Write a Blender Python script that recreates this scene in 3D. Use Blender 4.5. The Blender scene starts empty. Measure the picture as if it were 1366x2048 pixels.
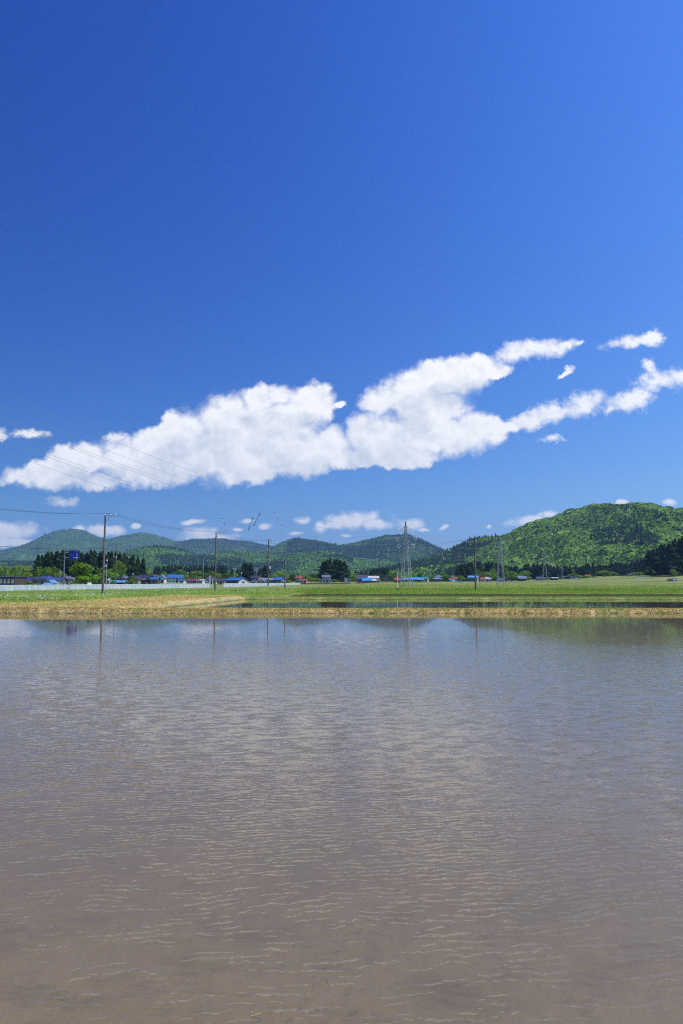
import bpy, math, random
import numpy as np
from mathutils import Vector

R = math.radians
scene = bpy.context.scene
COL = scene.collection
rng = np.random.default_rng(7)
random.seed(7)

# ------------------------------------------------------------------ camera
CAMZ = 2.3
F = 24.0 / 36.0 * 2048.0
TANP = 139.0 / F
PITCH = math.atan(TANP)
HZ = 1163.0
cam = bpy.data.cameras.new('camera')
cam.sensor_fit = 'VERTICAL'
cam.sensor_height = 36.0
cam.lens = 24.0
cam.clip_start = 0.1
cam.clip_end = 30000.0
camo = bpy.data.objects.new('camera', cam)
camo.location = (0, 0, CAMZ)
camo.rotation_euler = (math.pi / 2 + PITCH, 0, 0)
COL.objects.link(camo)
scene.camera = camo
CP, SP = math.cos(PITCH), math.sin(PITCH)


def at(px, py, Y):
    """world point seen at photo pixel (px,py) lying Y metres ahead"""
    cx = (px - 683.0) / F
    cy = (1024.0 - py) / F
    dy = CP - cy * SP
    dz = SP + cy * CP
    t = Y / dy
    return Vector((cx * t, Y, CAMZ + dz * t))


def X(px, Y):
    return at(px, 1163, Y).x


def Z(py, Y):
    return at(683, py, Y).z


# ------------------------------------------------------------------ numpy noise
def _h(ix, iy, s):
    ix = ix.astype(np.int64).astype(np.uint64)
    iy = iy.astype(np.int64).astype(np.uint64)
    n = ix * np.uint64(374761393) + iy * np.uint64(668265263) + np.uint64(s * 1013904223 + 12345)
    n = (n ^ (n >> np.uint64(13))) * np.uint64(1274126177)
    n = n ^ (n >> np.uint64(16))
    return (n & np.uint64(0xFFFFFF)).astype(np.float64) / float(0xFFFFFF)


def vn(x, y, s=0):
    x = np.asarray(x, float)
    y = np.asarray(y, float)
    ix, iy = np.floor(x), np.floor(y)
    fx, fy = x - ix, y - iy
    fx = fx * fx * (3 - 2 * fx)
    fy = fy * fy * (3 - 2 * fy)
    a, b = _h(ix, iy, s), _h(ix + 1, iy, s)
    c, d = _h(ix, iy + 1, s), _h(ix + 1, iy + 1, s)
    return (a + (b - a) * fx) * (1 - fy) + (c + (d - c) * fx) * fy


def fbm(x, y, s=0, o=4):
    t, a, n = 0, 0.5, 0
    for k in range(o):
        t = t + a * vn(x * 2 ** k, y * 2 ** k, s + k)
        n += a
        a *= 0.5
    return t / n


def sm(a, b, t):
    t = np.clip((np.asarray(t, float) - a) / (b - a), 0, 1)
    return t * t * (3 - 2 * t)


# ------------------------------------------------------------------ object helpers
def tag(o, label=None, cat=None, group=None, kind=None):
    if label:
        o['label'] = label
    if cat:
        o['category'] = cat
    if group:
        o['group'] = group
    if kind:
        o['kind'] = kind
    return o


def empty(name, loc, label, cat, group=None, rz=0.0):
    o = bpy.data.objects.new(name, None)
    o.empty_display_size = 0.2
    COL.objects.link(o)
    o.location = loc
    o.rotation_euler = (0, 0, rz)
    return tag(o, label, cat, group)


def np_mesh(name, V, Fc, mat=None, col=None, smooth=False):
    """mesh from numpy: V (n,3), Fc (m,k) all faces k-sided, col (n,3) point colours"""
    V = np.ascontiguousarray(V, np.float32)
    Fc = np.ascontiguousarray(Fc, np.int32)
    me = bpy.data.meshes.new(name)
    m, k = Fc.shape
    me.vertices.add(len(V))
    me.vertices.foreach_set('co', V.ravel())
    me.loops.add(m * k)
    me.loops.foreach_set('vertex_index', Fc.ravel())
    me.polygons.add(m)
    me.polygons.foreach_set('loop_start', np.arange(0, m * k, k, dtype=np.int32))
    if smooth:
        me.polygons.foreach_set('use_smooth', np.ones(m, bool))
    me.update(calc_edges=True)
    me.validate()
    if col is not None:
        a = me.color_attributes.new('tint', 'FLOAT_COLOR', 'POINT')
        c4 = np.ones((len(V), 4), np.float32)
        c4[:, :3] = col
        a.data.foreach_set('color', c4.ravel())
    if mat:
        me.materials.append(mat)
    return me


def link(name, me, parent=None):
    o = bpy.data.objects.new(name, me)
    COL.objects.link(o)
    if parent is not None:
        o.parent = parent
    return o


class MB:
    """collects solids, builds one mesh object"""

    def __init__(s):
        s.v, s.f, s.mi, s.mats = [], [], [], []

    def _m(s, m):
        if m not in s.mats:
            s.mats.append(m)
        return s.mats.index(m)

    def add(s, V, Fs, m):
        b = len(s.v)
        s.v += [tuple(v) for v in V]
        k = s._m(m)
        for f in Fs:
            s.f.append([b + i for i in f])
            s.mi.append(k)
        return s

    def box(s, x0, x1, y0, y1, z0, z1, m):
        V = [(x0, y0, z0), (x1, y0, z0), (x1, y1, z0), (x0, y1, z0), (x0, y0, z1), (x1, y0, z1), (x1, y1, z1), (x0, y1, z1)]
        return s.add(V, [(0, 3, 2, 1), (4, 5, 6, 7), (0, 1, 5, 4), (1, 2, 6, 5), (2, 3, 7, 6), (3, 0, 4, 7)], m)

    def hexa(s, V, m):
        return s.add(V, [(0, 3, 2, 1), (4, 5, 6, 7), (0, 1, 5, 4), (1, 2, 6, 5), (2, 3, 7, 6), (3, 0, 4, 7)], m)

    def tube(s, a, b, r0, r1, m, n=8, cap=True):
        a, b = Vector(a), Vector(b)
        d = (b - a).normalized()
        u = d.orthogonal().normalized()
        w = d.cross(u)
        V = []
        for p, r in ((a, r0), (b, r1)):
            for i in range(n):
                t = 2 * math.pi * i / n
                V.append(p + (u * math.cos(t) + w * math.sin(t)) * r)
        Fs = [(i, (i + 1) % n, n + (i + 1) % n, n + i) for i in range(n)]
        if cap:
            Fs += [tuple(range(n - 1, -1, -1)), tuple(range(n, 2 * n))]
        return s.add(V, Fs, m)

    def path(s, pts, r, m, n=4):
        pts = [Vector(p) for p in pts]
        V, Fs = [], []
        for i, p in enumerate(pts):
            d = (pts[min(i + 1, len(pts) - 1)] - pts[max(i - 1, 0)]).normalized()
            u = d.cross(Vector((0, 0, 1)))
            u = u.normalized() if u.length > 1e-4 else Vector((1, 0, 0))
            w = u.cross(d)
            for k in range(n):
                t = 2 * math.pi * (k + 0.5) / n
                V.append(p + (u * math.cos(t) + w * math.sin(t)) * r)
        for i in range(len(pts) - 1):
            for k in range(n):
                a, b = i * n + k, i * n + (k + 1) % n
                Fs.append((a, b, b + n, a + n))
        Fs += [tuple(range(n - 1, -1, -1)), tuple(range((len(pts) - 1) * n, len(pts) * n))]
        return s.add(V, Fs, m)

    def prism(s, poly, x0, x1, m, axis=0):
        """poly of (y,z) extruded along x (axis 0) or of (x,z) along y (axis 1)"""
        n = len(poly)
        if axis == 0:
            V = [(x0, a, b) for a, b in poly] + [(x1, a, b) for a, b in poly]
        else:
            V = [(a, x0, b) for a, b in poly] + [(a, x1, b) for a, b in poly]
        Fs = [tuple(range(n)), tuple(range(2 * n - 1, n - 1, -1))] + [(i, (i + 1) % n, n + (i + 1) % n, n + i) for i in range(n)]
        return s.add(V, Fs, m)

    def mesh(s, name):
        me = bpy.data.meshes.new(name)
        me.from_pydata(s.v, [], s.f)
        for m in s.mats:
            me.materials.append(m)
        me.polygons.foreach_set('material_index', s.mi)
        import bmesh
        bm = bmesh.new()
        bm.from_mesh(me)
        bmesh.ops.recalc_face_normals(bm, faces=bm.faces)
        bm.to_mesh(me)
        bm.free()
        return me

    def build(s, name, parent=None):
        return link(name, s.mesh(name), parent)


# ------------------------------------------------------------------ materials
class NT:
    def __init__(s, tree):
        s.t = tree

    def n(s, typ, inputs=None, **props):
        nd = s.t.nodes.new(typ)
        for k, v in props.items():
            setattr(nd, k, v)
        for k, v in (inputs or {}).items():
            sock = nd.inputs[k]
            if isinstance(v, bpy.types.NodeSocket):
                s.t.links.new(v, sock)
            else:
                sock.default_value = v
        return nd

    def math(s, op, a, b=0.0, c=0.0, clamp=False):
        return s.n('ShaderNodeMath', {0: a, 1: b, 2: c}, operation=op, use_clamp=clamp).outputs[0]

    def vmath(s, op, a, b=(0, 0, 0)):
        nd = s.n('ShaderNodeVectorMath', {0: a, 1: b}, operation=op)
        return nd

    def mix(s, fac, a, b, blend='MIX'):
        nd = s.t.nodes.new('ShaderNodeMix')
        nd.data_type = 'RGBA'
        nd.blend_type = blend
        for i, v in ((0, fac), (6, a), (7, b)):
            if isinstance(v, bpy.types.NodeSocket):
                s.t.links.new(v, nd.inputs[i])
            else:
                nd.inputs[i].default_value = v if i == 0 else (*v, 1) if len(v) == 3 else v
        return nd.outputs[2]

    def ramp(s, fac, pts):
        nd = s.t.nodes.new('ShaderNodeMapRange')
        nd.interpolation_type = 'SMOOTHSTEP'
        s.t.links.new(fac, nd.inputs[0])
        for i, v in enumerate(pts):
            nd.inputs[i + 1].default_value = v
        return nd.outputs[0]

    def noise(s, vec, scale, detail=3.0, rough=0.5, dist=0.0):
        nd = s.t.nodes.new('ShaderNodeTexNoise')
        if vec is not None:
            s.t.links.new(vec, nd.inputs['Vector'])
        nd.inputs['Scale'].default_value = scale
        nd.inputs['Detail'].default_value = detail
        nd.inputs['Roughness'].default_value = rough
        nd.inputs['Distortion'].default_value = dist
        return nd.outputs[0]


def new_mat(name):
    m = bpy.data.materials.new(name)
    m.use_nodes = True
    m.node_tree.nodes.clear()
    t = NT(m.node_tree)
    out = t.n('ShaderNodeOutputMaterial')
    return m, t, out


def paint(name, col, rough=0.6, var=0.12, scale=3.0, metal=0.0, dirt=None):
    """painted / weathered surface: base colour with cloudy wear and fine grain"""
    m, t, out = new_mat(name)
    co = t.n('ShaderNodeTexCoord').outputs['Object']
    a = t.noise(co, scale, 5, 0.65)
    b = t.noise(co, scale * 9, 2, 0.5)
    f = t.math('ADD', t.math('MULTIPLY', a, 0.7), t.math('MULTIPLY', b, 0.3))
    d = dirt or tuple(c * (1 - 3.2 * var) for c in col)
    c = t.mix(t.ramp(f, (0.3, 0.7, 0, 1)), d, tuple(min(1, x * (1 + var)) for x in col))
    p = t.n('ShaderNodeBsdfPrincipled', {'Base Color': c, 'Roughness': rough, 'Metallic': metal})
    t.t.links.new(p.outputs[0], out.inputs[0])
    return m


def ribbed(name, col, pitch=0.45, rough=0.45, axis='X'):
    """sheet-metal roofing with raised seams"""
    m, t, out = new_mat(name)
    co = t.n('ShaderNodeTexCoord').outputs['Object']
    w = t.n('ShaderNodeTexWave', {'Vector': co, 'Scale': 0.314 / pitch, 'Distortion': 0.0}, bands_direction=axis, wave_profile='SIN').outputs[1]
    a = t.noise(co, 0.8, 5, 0.65)
    c = t.mix(t.ramp(a, (0.3, 0.75, 0, 1)), tuple(x * 0.72 for x in col), tuple(min(1, x * 1.1) for x in col))
    bp = t.n('ShaderNodeBump', {'Height': t.ramp(w, (0.8, 0.95, 0, 1)), 'Strength': 0.8, 'Distance': 0.05})
    p = t.n('ShaderNodeBsdfPrincipled', {'Base Color': c, 'Roughness': rough, 'Normal': bp.outputs[0]})
    t.t.links.new(p.outputs[0], out.inputs[0])
    return m


def tint_leaf(name, gain=1.0, transl=0.3, nscale=None, rough=0.6):
    """foliage: colour carried by the plant itself (species / leaf tint) with some light passing through"""
    m, t, out = new_mat(name)
    c = t.n('ShaderNodeVertexColor', layer_name='tint').outputs[0]
    if nscale:
        co = t.n('ShaderNodeTexCoord').outputs['Object']
        nz = t.noise(co, nscale, 3, 0.6)
        c = t.mix(t.ramp(nz, (0.3, 0.7, 0.0, 1.0)), t.mix(1.0, c, (0.6, 0.62, 0.6), 'MULTIPLY'), t.mix(1.0, c, (1.3, 1.3, 1.15), 'MULTIPLY'))
    d = t.n('ShaderNodeBsdfDiffuse', {'Color': c})
    tr = t.n('ShaderNodeBsdfTranslucent', {'Color': t.mix(1.0, c, (1.1, 1.25, 0.6), 'MULTIPLY')})
    mx = t.n('ShaderNodeMixShader', {0: transl, 1: d.outputs[0], 2: tr.outputs[0]})
    t.t.links.new(mx.outputs[0], out.inputs[0])
    return m
# ------------------------------------------------------------------ sun, sky and clouds
SUN_EL, SUN_AZ = R(57), R(104)      # azimuth clockwise from straight ahead (+Y): the sun is to the right, a little behind
sdir = Vector((math.sin(SUN_AZ) * math.cos(SUN_EL), math.cos(SUN_AZ) * math.cos(SUN_EL), math.sin(SUN_EL)))
sl = bpy.data.lights.new('sun', 'SUN')
sl.energy = 4.2
sl.angle = R(0.5)
sl.color = (1.0, 0.955, 0.89)
so = bpy.data.objects.new('sun', sl)
so.rotation_euler = sdir.to_track_quat('Z', 'Y').to_euler()
so.location = (40, -10, 60)
COL.objects.link(so)

world = bpy.data.worlds.new('World')
scene.world = world
world.use_nodes = True
wt = world.node_tree
wt.nodes.clear()
W = NT(wt)
SKY_STR = 0.1
sky = W.n('ShaderNodeTexSky', sky_type='NISHITA')
sky.sun_disc = False
sky.sun_elevation = SUN_EL
sky.sun_rotation = SUN_AZ
sky.altitude = 900.0
sky.air_density = 1.0
sky.dust_density = 0.35
sky.ozone_density = 3.0
hs = W.n('ShaderNodeHueSaturation', {'Hue': 0.505, 'Saturation': 1.22, 'Value': 1.0, 'Fac': 1.0, 'Color': sky.outputs[0]})
gm = W.n('ShaderNodeGamma', {0: hs.outputs[0], 1: 1.12})
sep = W.n('ShaderNodeSeparateColor', {0: gm.outputs[0]})
dirv = W.n('ShaderNodeTexCoord').outputs['Generated']
sx = W.n('ShaderNodeSeparateXYZ', {0: dirv})
dy = W.math('MAXIMUM', sx.outputs[1], 0.05)


def grade(ch, scale, p, pol):
    c = W.math('MULTIPLY', W.math('POWER', W.math('MULTIPLY', ch, 0.1), p), 10.0 * scale)
    # the sky is deepest at right angles to the sun and lightens towards it
    return W.math('MULTIPLY', c, W.math('EXPONENT', W.math('MULTIPLY', W.math('MULTIPLY', sx.outputs[0], W.math('ADD', sx.outputs[2], 0.42)), pol)))


# deep polarised blue of a dry spring sky
skycol = W.n('ShaderNodeCombineColor', {0: grade(sep.outputs[0], 0.55, 0.9, 1.8), 1: grade(sep.outputs[1], 0.68, 0.8, 1.25), 2: grade(sep.outputs[2], 0.86, 0.38, 0.8)}).outputs[0]
# cloud-deck coordinates: tangent of the bearing and of the elevation, in thousandths
u = W.math('MULTIPLY', W.math('DIVIDE', sx.outputs[0], dy), 1000.0)
v = W.math('MULTIPLY', W.math('DIVIDE', sx.outputs[2], dy), 1000.0)
uv = W.n('ShaderNodeCombineXYZ', {0: u, 1: v, 2: 0.0}).outputs[0]


def puv(px, py):
    p = at(px, py, 1000.0)
    return p.x, p.z - CAMZ


# every cloud as a cluster of puffs: x, y, rx, ry, tilt (degrees, counter-clockwise)
BIG = [(70, 948, 66, 24, 6), (165, 922, 78, 36, 10), (255, 915, 85, 42, 0), (350, 905, 100, 56, 0), (372, 862, 58, 48, 20),
       (455, 842, 78, 58, 0), (470, 895, 130, 66, 0), (560, 850, 85, 62, 10), (622, 812, 50, 44, 20), (600, 898, 100, 52, 0),
       (490, 940, 66, 30, 0), (300, 940, 110, 34, 2), (120, 950, 90, 30, 6), (520, 800, 40, 26, 0), (590, 820, 60, 40, 15), (205, 962, 40, 22, 0), (655, 893, 60, 42, 0), (682, 808, 12, 8, 30), (560, 790, 34, 22, 10),
       (765, 800, 52, 32, 15), (830, 778, 72, 46, 18), (905, 750, 92, 38, 12), (962, 738, 52, 26, 15), (738, 872, 50, 54, 0),
       (828, 872, 118, 52, 0), (800, 908, 84, 28, 0), (925, 868, 96, 40, 8), (990, 862, 52, 21, 12), (722, 915, 38, 20, 0),
       (850, 818, 78, 48, 0), (1002, 745, 24, 12, 30)]
MID = [(1075, 697, 62, 20, 10), (1030, 704, 34, 20, 25), (1128, 692, 36, 12, 18), (1160, 684, 14, 6, 30), (1258, 684, 58, 13, 8), (1300, 677, 30, 16, 0),
       (1132, 745, 18, 5, 32), (1058, 842, 46, 19, 12), (1112, 826, 60, 25, 12), (1172, 808, 40, 26, 18), (1258, 803, 52, 24, 18),
       (1222, 818, 22, 12, 0), (1322, 757, 52, 22, 8), (1300, 736, 22, 16, -40), (1366, 752, 40, 16, 0), (1108, 879, 26, 9, 5),
       (62, 867, 38, 11, -5), (0, 870, 20, 13, 0), (125, 1002, 30, 12, 0), (232, 877, 32, 12, 5)]
LOW = [(22, 1062, 62, 19, 0), (35, 1084, 48, 10, 0), (206, 1062, 42, 13, 0), (398, 1068, 40, 15, 0), (385, 1045, 26, 6, 6),
       (425, 1074, 52, 9, 0), (272, 1053, 11, 6, 0), (606, 1040, 19, 9, 0), (705, 1042, 62, 21, 5), (665, 1052, 30, 10, 0), (748, 1048, 52, 12, 0),
       (640, 1052, 15, 13, 0), (818, 1050, 30, 13, 0), (528, 1053, 17, 7, 0), (495, 1042, 20, 5, 0), (474, 1059, 13, 4, 0),
       (1058, 1042, 44, 11, 6), (1096, 1030, 20, 9, 0), (977, 1053, 7, 4, 0), (590, 1066, 16, 4, 0), (690, 1072, 17, 4, 0),
       (889, 1055, 13, 5, 25), (845, 1060, 16, 4, 0), (1338, 1004, 16, 8, 0), (1245, 1004, 12, 7, 0), (160, 1058, 14, 7, 0)]

n1 = W.n('ShaderNodeTexNoise', {'Vector': uv, 'Scale': 0.016, 'Detail': 8.0, 'Roughness': 0.58, 'Lacunarity': 2.1})
n2 = W.n('ShaderNodeTexNoise', {'Vector': W.vmath('ADD', uv, (311, 77, 0)).outputs[0], 'Scale': 0.045, 'Detail': 6.0, 'Roughness': 0.55})
wob = W.vmath('SUBTRACT', n2.outputs['Color'], (0.5, 0.5, 0.5)).outputs[0]
wv = W.n('ShaderNodeVectorMath', {0: wob, 'Scale': 26.0}, operation='SCALE').outputs[0]
uvw = W.vmath('ADD', uv, wv).outputs[0]
uvh = W.vmath('ADD', uv, W.n('ShaderNodeVectorMath', {0: wv, 'Scale': 0.35}, operation='SCALE').outputs[0]).outputs[0]


LAST = [0.0]


def field(puffs, vec):
    """union of the puffs: 1 in a puff's middle, 0 on its rim, negative outside (each step waits for the one before: keeps the shader's stack small)"""
    cur = None
    q = W.n('ShaderNodeSeparateXYZ', {0: vec})
    for (px, py, rx, ry, a) in puffs:
        cx, cy = puv(px, py)
        vq = W.n('ShaderNodeCombineXYZ', {0: q.outputs[0], 1: q.outputs[1], 2: cur if cur is not None else LAST[0]}).outputs[0]
        mp = W.n('ShaderNodeMapping', {'Vector': vq, 'Location': (cx, cy, 0), 'Rotation': (0, 0, R(a)), 'Scale': (rx / F * 1000, ry / F * 1000, 1e6)}, vector_type='TEXTURE')
        ln = W.vmath('DOT_PRODUCT', mp.outputs[0], mp.outputs[0])
        cur = ln.outputs['Value'] if cur is None else W.math('SMOOTH_MIN', cur, ln.outputs['Value'], 0.25)
    LAST[0] = cur
    return W.math('SUBTRACT', 1.0, W.math('SQRT', W.math('MAXIMUM', cur, 0.0)))


n3 = W.n('ShaderNodeTexNoise', {'Vector': W.vmath('ADD', uv, (91, 577, 0)).outputs[0], 'Scale': 0.09, 'Detail': 6.0, 'Roughness': 0.62, 'Distortion': 0.4})
nb = W.math('ADD', W.math('SUBTRACT', n1.outputs[0], 0.5), W.math('MULTIPLY', W.math('SUBTRACT', n3.outputs[0], 0.5), 0.30))
fb = field(BIG, uvw)
fm = field(MID, uvw)
fl = field(LOW, uvh)
fine = W.math('MULTIPLY', W.math('SUBTRACT', n3.outputs[0], 0.5), 0.9)


def billow(vec):
    """rounded cauliflower heaps: folded noise in three sizes"""
    tot = None
    for sc_, am_, det in ((0.0125, 0.60, 1.5), (0.032, 0.34, 1.0), (0.075, 0.15, 1.0)):
        n = W.n('ShaderNodeTexNoise', {'Vector': vec, 'Scale': sc_, 'Detail': det, 'Roughness': 0.5}).outputs[0]
        f = W.math('MULTIPLY', W.math('ABSOLUTE', W.math('SUBTRACT', W.math('MULTIPLY', n, 2.0), 1.0)), am_ * 2.0)
        tot = f if tot is None else W.math('ADD', tot, f)
    return tot


uvs = W.vmath('ADD', uv, W.n('ShaderNodeVectorMath', {0: wv, 'Scale': 0.5}, operation='SCALE').outputs[0]).outputs[0]
bl = billow(uvs)
bl2 = billow(W.vmath('ADD', uvs, (5.0, 11.0, 0)).outputs[0])
heap = W.math('SUBTRACT', bl, 0.45)
wisp = W.math('ADD', W.math('MULTIPLY', nb, 0.5), W.math('MULTIPLY', fine, 0.12))
db = W.math('ADD', fb, W.math('ADD', W.math('MULTIPLY', heap, 0.48), wisp))
dm = W.math('ADD', fm, W.math('ADD', W.math('MULTIPLY', nb, 1.9), W.math('MULTIPLY', fine, 0.6)))
dl = W.math('ADD', fl, W.math('ADD', W.math('MULTIPLY', W.math('SUBTRACT', n2.outputs[0], 0.5), 1.7), W.math('MULTIPLY', heap, 0.4)))


def soft(d, lo, w):
    # edge width changes along the outline: crisp billows here, torn wisps there
    return W.n('ShaderNodeMapRange', {0: d, 1: lo, 2: w, 3: 0.0, 4: 1.0}, interpolation_type='SMOOTHSTEP').outputs[0]


torn = W.ramp(W.noise(W.vmath('ADD', uv, (900, 40, 0)).outputs[0], 0.012, 2, 0.5), (0.36, 0.64, 0.04, 0.46))
ab = soft(db, -0.30, torn)
am = W.math('MULTIPLY', soft(dm, -0.32, W.math('ADD', torn, 0.45)), 0.96)
al = W.math('MULTIPLY', soft(dl, -0.30, W.math('ADD', torn, 0.30)), 0.95)
alpha = W.math('MAXIMUM', W.math('MAXIMUM', ab, am), al)
# relief of the billows: what faces the sun is white, what lies under other puffs is blue-grey
emb = W.math('MULTIPLY', W.math('SUBTRACT', bl, bl2), 0.85)
fup = field(BIG, W.vmath('ADD', uvw, (14.0, 34.0, 0)).outputs[0])
dup = W.math('ADD', fup, W.math('MULTIPLY', heap, 0.5))
shade = W.math('MULTIPLY', W.ramp(dup, (-0.10, 0.60, 0, 1)), W.ramp(W.noise(uv, 0.008, 4, 0.55), (0.3, 0.66, 0.25, 0.95)))
lit = W.math('ADD', W.math('SUBTRACT', 0.92, W.math('MULTIPLY', shade, 0.85)), emb, clamp=True)
ccol = W.mix(lit, (6.6, 7.4, 8.5), (11.0, 11.0, 11.0))
final = W.mix(alpha, skycol, ccol)
bg = W.n('ShaderNodeBackground', {0: final, 1: SKY_STR})
wo = W.n('ShaderNodeOutputWorld')
wt.links.new(bg.outputs[0], wo.inputs[0])

scene.view_settings.view_transform = 'Standard'
scene.view_settings.look = 'None'
scene.view_settings.exposure = 0.0
scene.view_settings.gamma = 1.0
scene.view_settings.use_curve_mapping = False
scene.render.engine = 'CYCLES'
scene.cycles.use_denoising = False
scene.cycles.volume_bounces = 0
scene.cycles.max_bounces = 8
scene.cycles.transparent_max_bounces = 12

scene.cycles.filter_width = 1.1
# ------------------------------------------------------------------ the lie of the land
def xl(y):                                  # left edge of the second paddy
    return -15.8 + (y - 58) * 0.115


def rect(a, b, w, t):
    return sm(a - w, a + w, t) * (1 - sm(b - w, b + w, t))


FIELD_BUNDS = [146, 163, 184, 212, 246, 290, 345, 410]


def gz(x, y, info=False):
    x = np.asarray(x, float)
    y = np.asarray(y, float)
    n = fbm(x * 0.35, y * 0.35, 3, 3) - 0.5
    nn = fbm(x * 1.7, y * 1.7, 9, 3) - 0.5
    z = 0.5 + 1.75 * sm(190, 500, y) + 5.2 * sm(110, 265, x) * sm(170, 470, y)
    bank = 0.42 * sm(105.3, 121, y) * (1 - sm(124, 146, y)) * sm(-14, -3, x + 0.2 * (y - 105))
    z = z + bank
    fld = 0 * x
    wob = (fbm(x * 0.03, y * 0 + 2.5, 31, 3) - 0.5) * 5
    for k, yb in enumerate(FIELD_BUNDS):
        yy = y - yb - wob * (1 + k * 0.4) - 0.02 * x
        fld = np.maximum(fld, np.exp(-(yy / 1.1) ** 4))
    fm = sm(-9, 4, x - (y - 130) * 0.0) * sm(128, 140, y) * (1 - sm(440, 480, y))
    z = z + fm * (fld * 0.42 - 0.16)
    z = z + n * 0.10 + nn * 0.05
    # the two low bunds that part the paddies
    low = sm(-2.0, 0.5, x - xl(y)) * (1 - sm(60, 66, np.abs(x)))
    b1 = rect(48.5, 52.6, 0.3, y) * np.maximum(low, 0.55 * (1 - sm(60, 66, np.abs(x))))
    z = z * (1 - b1) + (0.29 + 0.05 * nn + 0.05 * n) * b1
    b2 = rect(86.2, 89.9, 0.3, y) * sm(-1.0, 0.5, x - xl(y))
    z = z * (1 - b2) + (0.27 + 0.06 * nn) * b2
    # third paddy (planted), second paddy, near paddy
    m3 = rect(-7.5 + (fbm(y * 0.2, y * 0, 5, 2) - .5) * 2, 95, 0.3, x) * rect(89.4, 105.4, 0.22, y)
    z = z * (1 - m3) + 0.10 * m3
    m2 = rect(0, 200, 0.7, x - xl(y)) * (1 - sm(88, 90, x)) * rect(51.35, 86.9, 0.28, y + nn * 0.5)
    z = z * (1 - m2) + -0.06 * m2
    e1 = 50.0 + nn * 0.35 - 0.9 * sm(-18, -24, x) * 0
    m1 = rect(-66, 66, 0.4, x) * sm(0.7, 1.7, y + nn) * (1 - sm(-0.33, 0.33, y - e1))
    bed = -0.075 + n * 0.03 + nn * 0.02
    # silt spit at the far left edge
    bed = bed + 0.09 * np.exp(-((x + 22) / 3.0) ** 2 - ((y - 49.2) / 0.5) ** 2)
    z = z * (1 - m1) + bed * m1
    z = z + 0.22 * (1 - sm(-1.5, 1.2, y))
    if info:
        return z, m1, m2, m3, fld * fm, fm
    return z


def gz1(x, y):
    return float(gz(np.array([x]), np.array([y]))[0])


def straw_mask(x, y):
    """1 where last year's cut grass lies: the bund between the paddies and a strip along the second paddy"""
    w = (fbm(x * 0.25, y * 0.25, 21, 3) - 0.5) * 3
    strip = sm(-10.5, -8.5, x - xl(y) + w) * (1 - sm(-0.2, 0.3, x - xl(y))) * (1 - sm(86, 93, y + w))
    left = 1 - sm(56.2, 57.6, y + w * 0.7 - 0.14 * (x + 28))
    return np.clip(np.maximum(strip, left) * sm(49, 49.6, y), 0, 1)


def grow(a, b, n):
    return list(np.geomspace(a, b, n))


ys = list(range(-60, 0, 10)) + [0, 0.5, 0.9, 1.2, 1.5, 1.8] + list(np.arange(2.2, 48.6, 0.8)) + list(np.arange(48.8, 52.6, 0.08)) + \
    list(np.arange(52.7, 86, 0.6)) + list(np.arange(86.2, 90.2, 0.1)) + list(np.arange(90.6, 104.6, 0.7)) + list(np.arange(104.7, 107, 0.1)) + \
    list(np.arange(107.3, 150, 0.7)) + list(np.arange(150.8, 300, 1.1)) + list(np.arange(302, 520, 3.0)) + grow(524, 9000, 36)
xr = list(np.arange(-70, 70.01, 0.5))
xs = [-v for v in grow(71, 5200, 46)][::-1] + xr + grow(71, 5200, 46)
GX, GY = np.meshgrid(np.array(xs), np.array(ys))
GZ, M1, M2, M3, FLD, FM = gz(GX, GY, True)
nxg, nyg = len(xs), len(ys)
V = np.stack([GX, GY, GZ], -1).reshape(-1, 3)
idx = np.arange(nxg * nyg).reshape(nyg, nxg)
Fq = np.stack([idx[:-1, :-1], idx[:-1, 1:], idx[1:, 1:], idx[1:, :-1]], -1).reshape(-1, 4)
# what grows or lies where (real cover, not light): straw, green grass, mud, planted fields
na = fbm(GX * 0.22, GY * 0.22, 41, 4)
nb_ = fbm(GX * 0.05, GY * 0.12, 43, 3)


def lerp(a, b, t):
    return a * (1 - t[..., None]) + np.array(b) * t[..., None]


C = np.zeros(GX.shape + (3,)) + np.array([0.165, 0.245, 0.048])
C = lerp(C, (0.26, 0.275, 0.085), sm(0.45, 0.68, na))
C = lerp(C, (0.34, 0.29, 0.13), sm(0.64, 0.78, nb_) * 0.8 * sm(125, 140, GY))
bandn = fbm(GX * 0.008, GY * 0.16, 51, 2)
C = lerp(C, (0.32, 0.27, 0.13), FM * sm(0.50, 0.62, bandn) * 0.85)
C = lerp(C, (0.185, 0.285, 0.045), FLD * 0.9)
ST = straw_mask(GX, GY)
C = lerp(C, (0.56, 0.42, 0.20), ST)
rut = np.exp(-((GX - xl(GY) + 1.9) / 0.5) ** 2) * sm(53, 56, GY) * (1 - sm(88, 92, GY)) + np.exp(-((GX - xl(GY) + 4.6) / 0.4) ** 2) * sm(56, 60, GY) * (1 - sm(84, 90, GY)) * 0.6
C = lerp(C, (0.15, 0.095, 0.06), np.clip(rut, 0, 1) * sm(0.3, 0.5, na))
WET = np.where(GY < 88.2, np.where(GY < 50.8, 0.0, 0.03), 0.19)
nearw = (np.maximum(M1, np.maximum(M2, M3)) > 0.02)
under = np.where(nearw, sm(0.02, -0.02, GZ - WET), 0)
rim = np.where(nearw, sm(0.07, 0.0, GZ - WET - 0.05 * (na - .5)) * (1 - under), 0)
C = lerp(C, (0.07, 0.055, 0.036), rim * 0.85)
bedn = fbm(GX * 0.5, GY * 0.9, 61, 4)
bed1 = np.where((GY < 50.8)[..., None], np.array((0.322, 0.268, 0.168)), np.where((GY < 88.2)[..., None], np.array((0.10, 0.085, 0.065)), np.array((0.10, 0.09, 0.05))))
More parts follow.
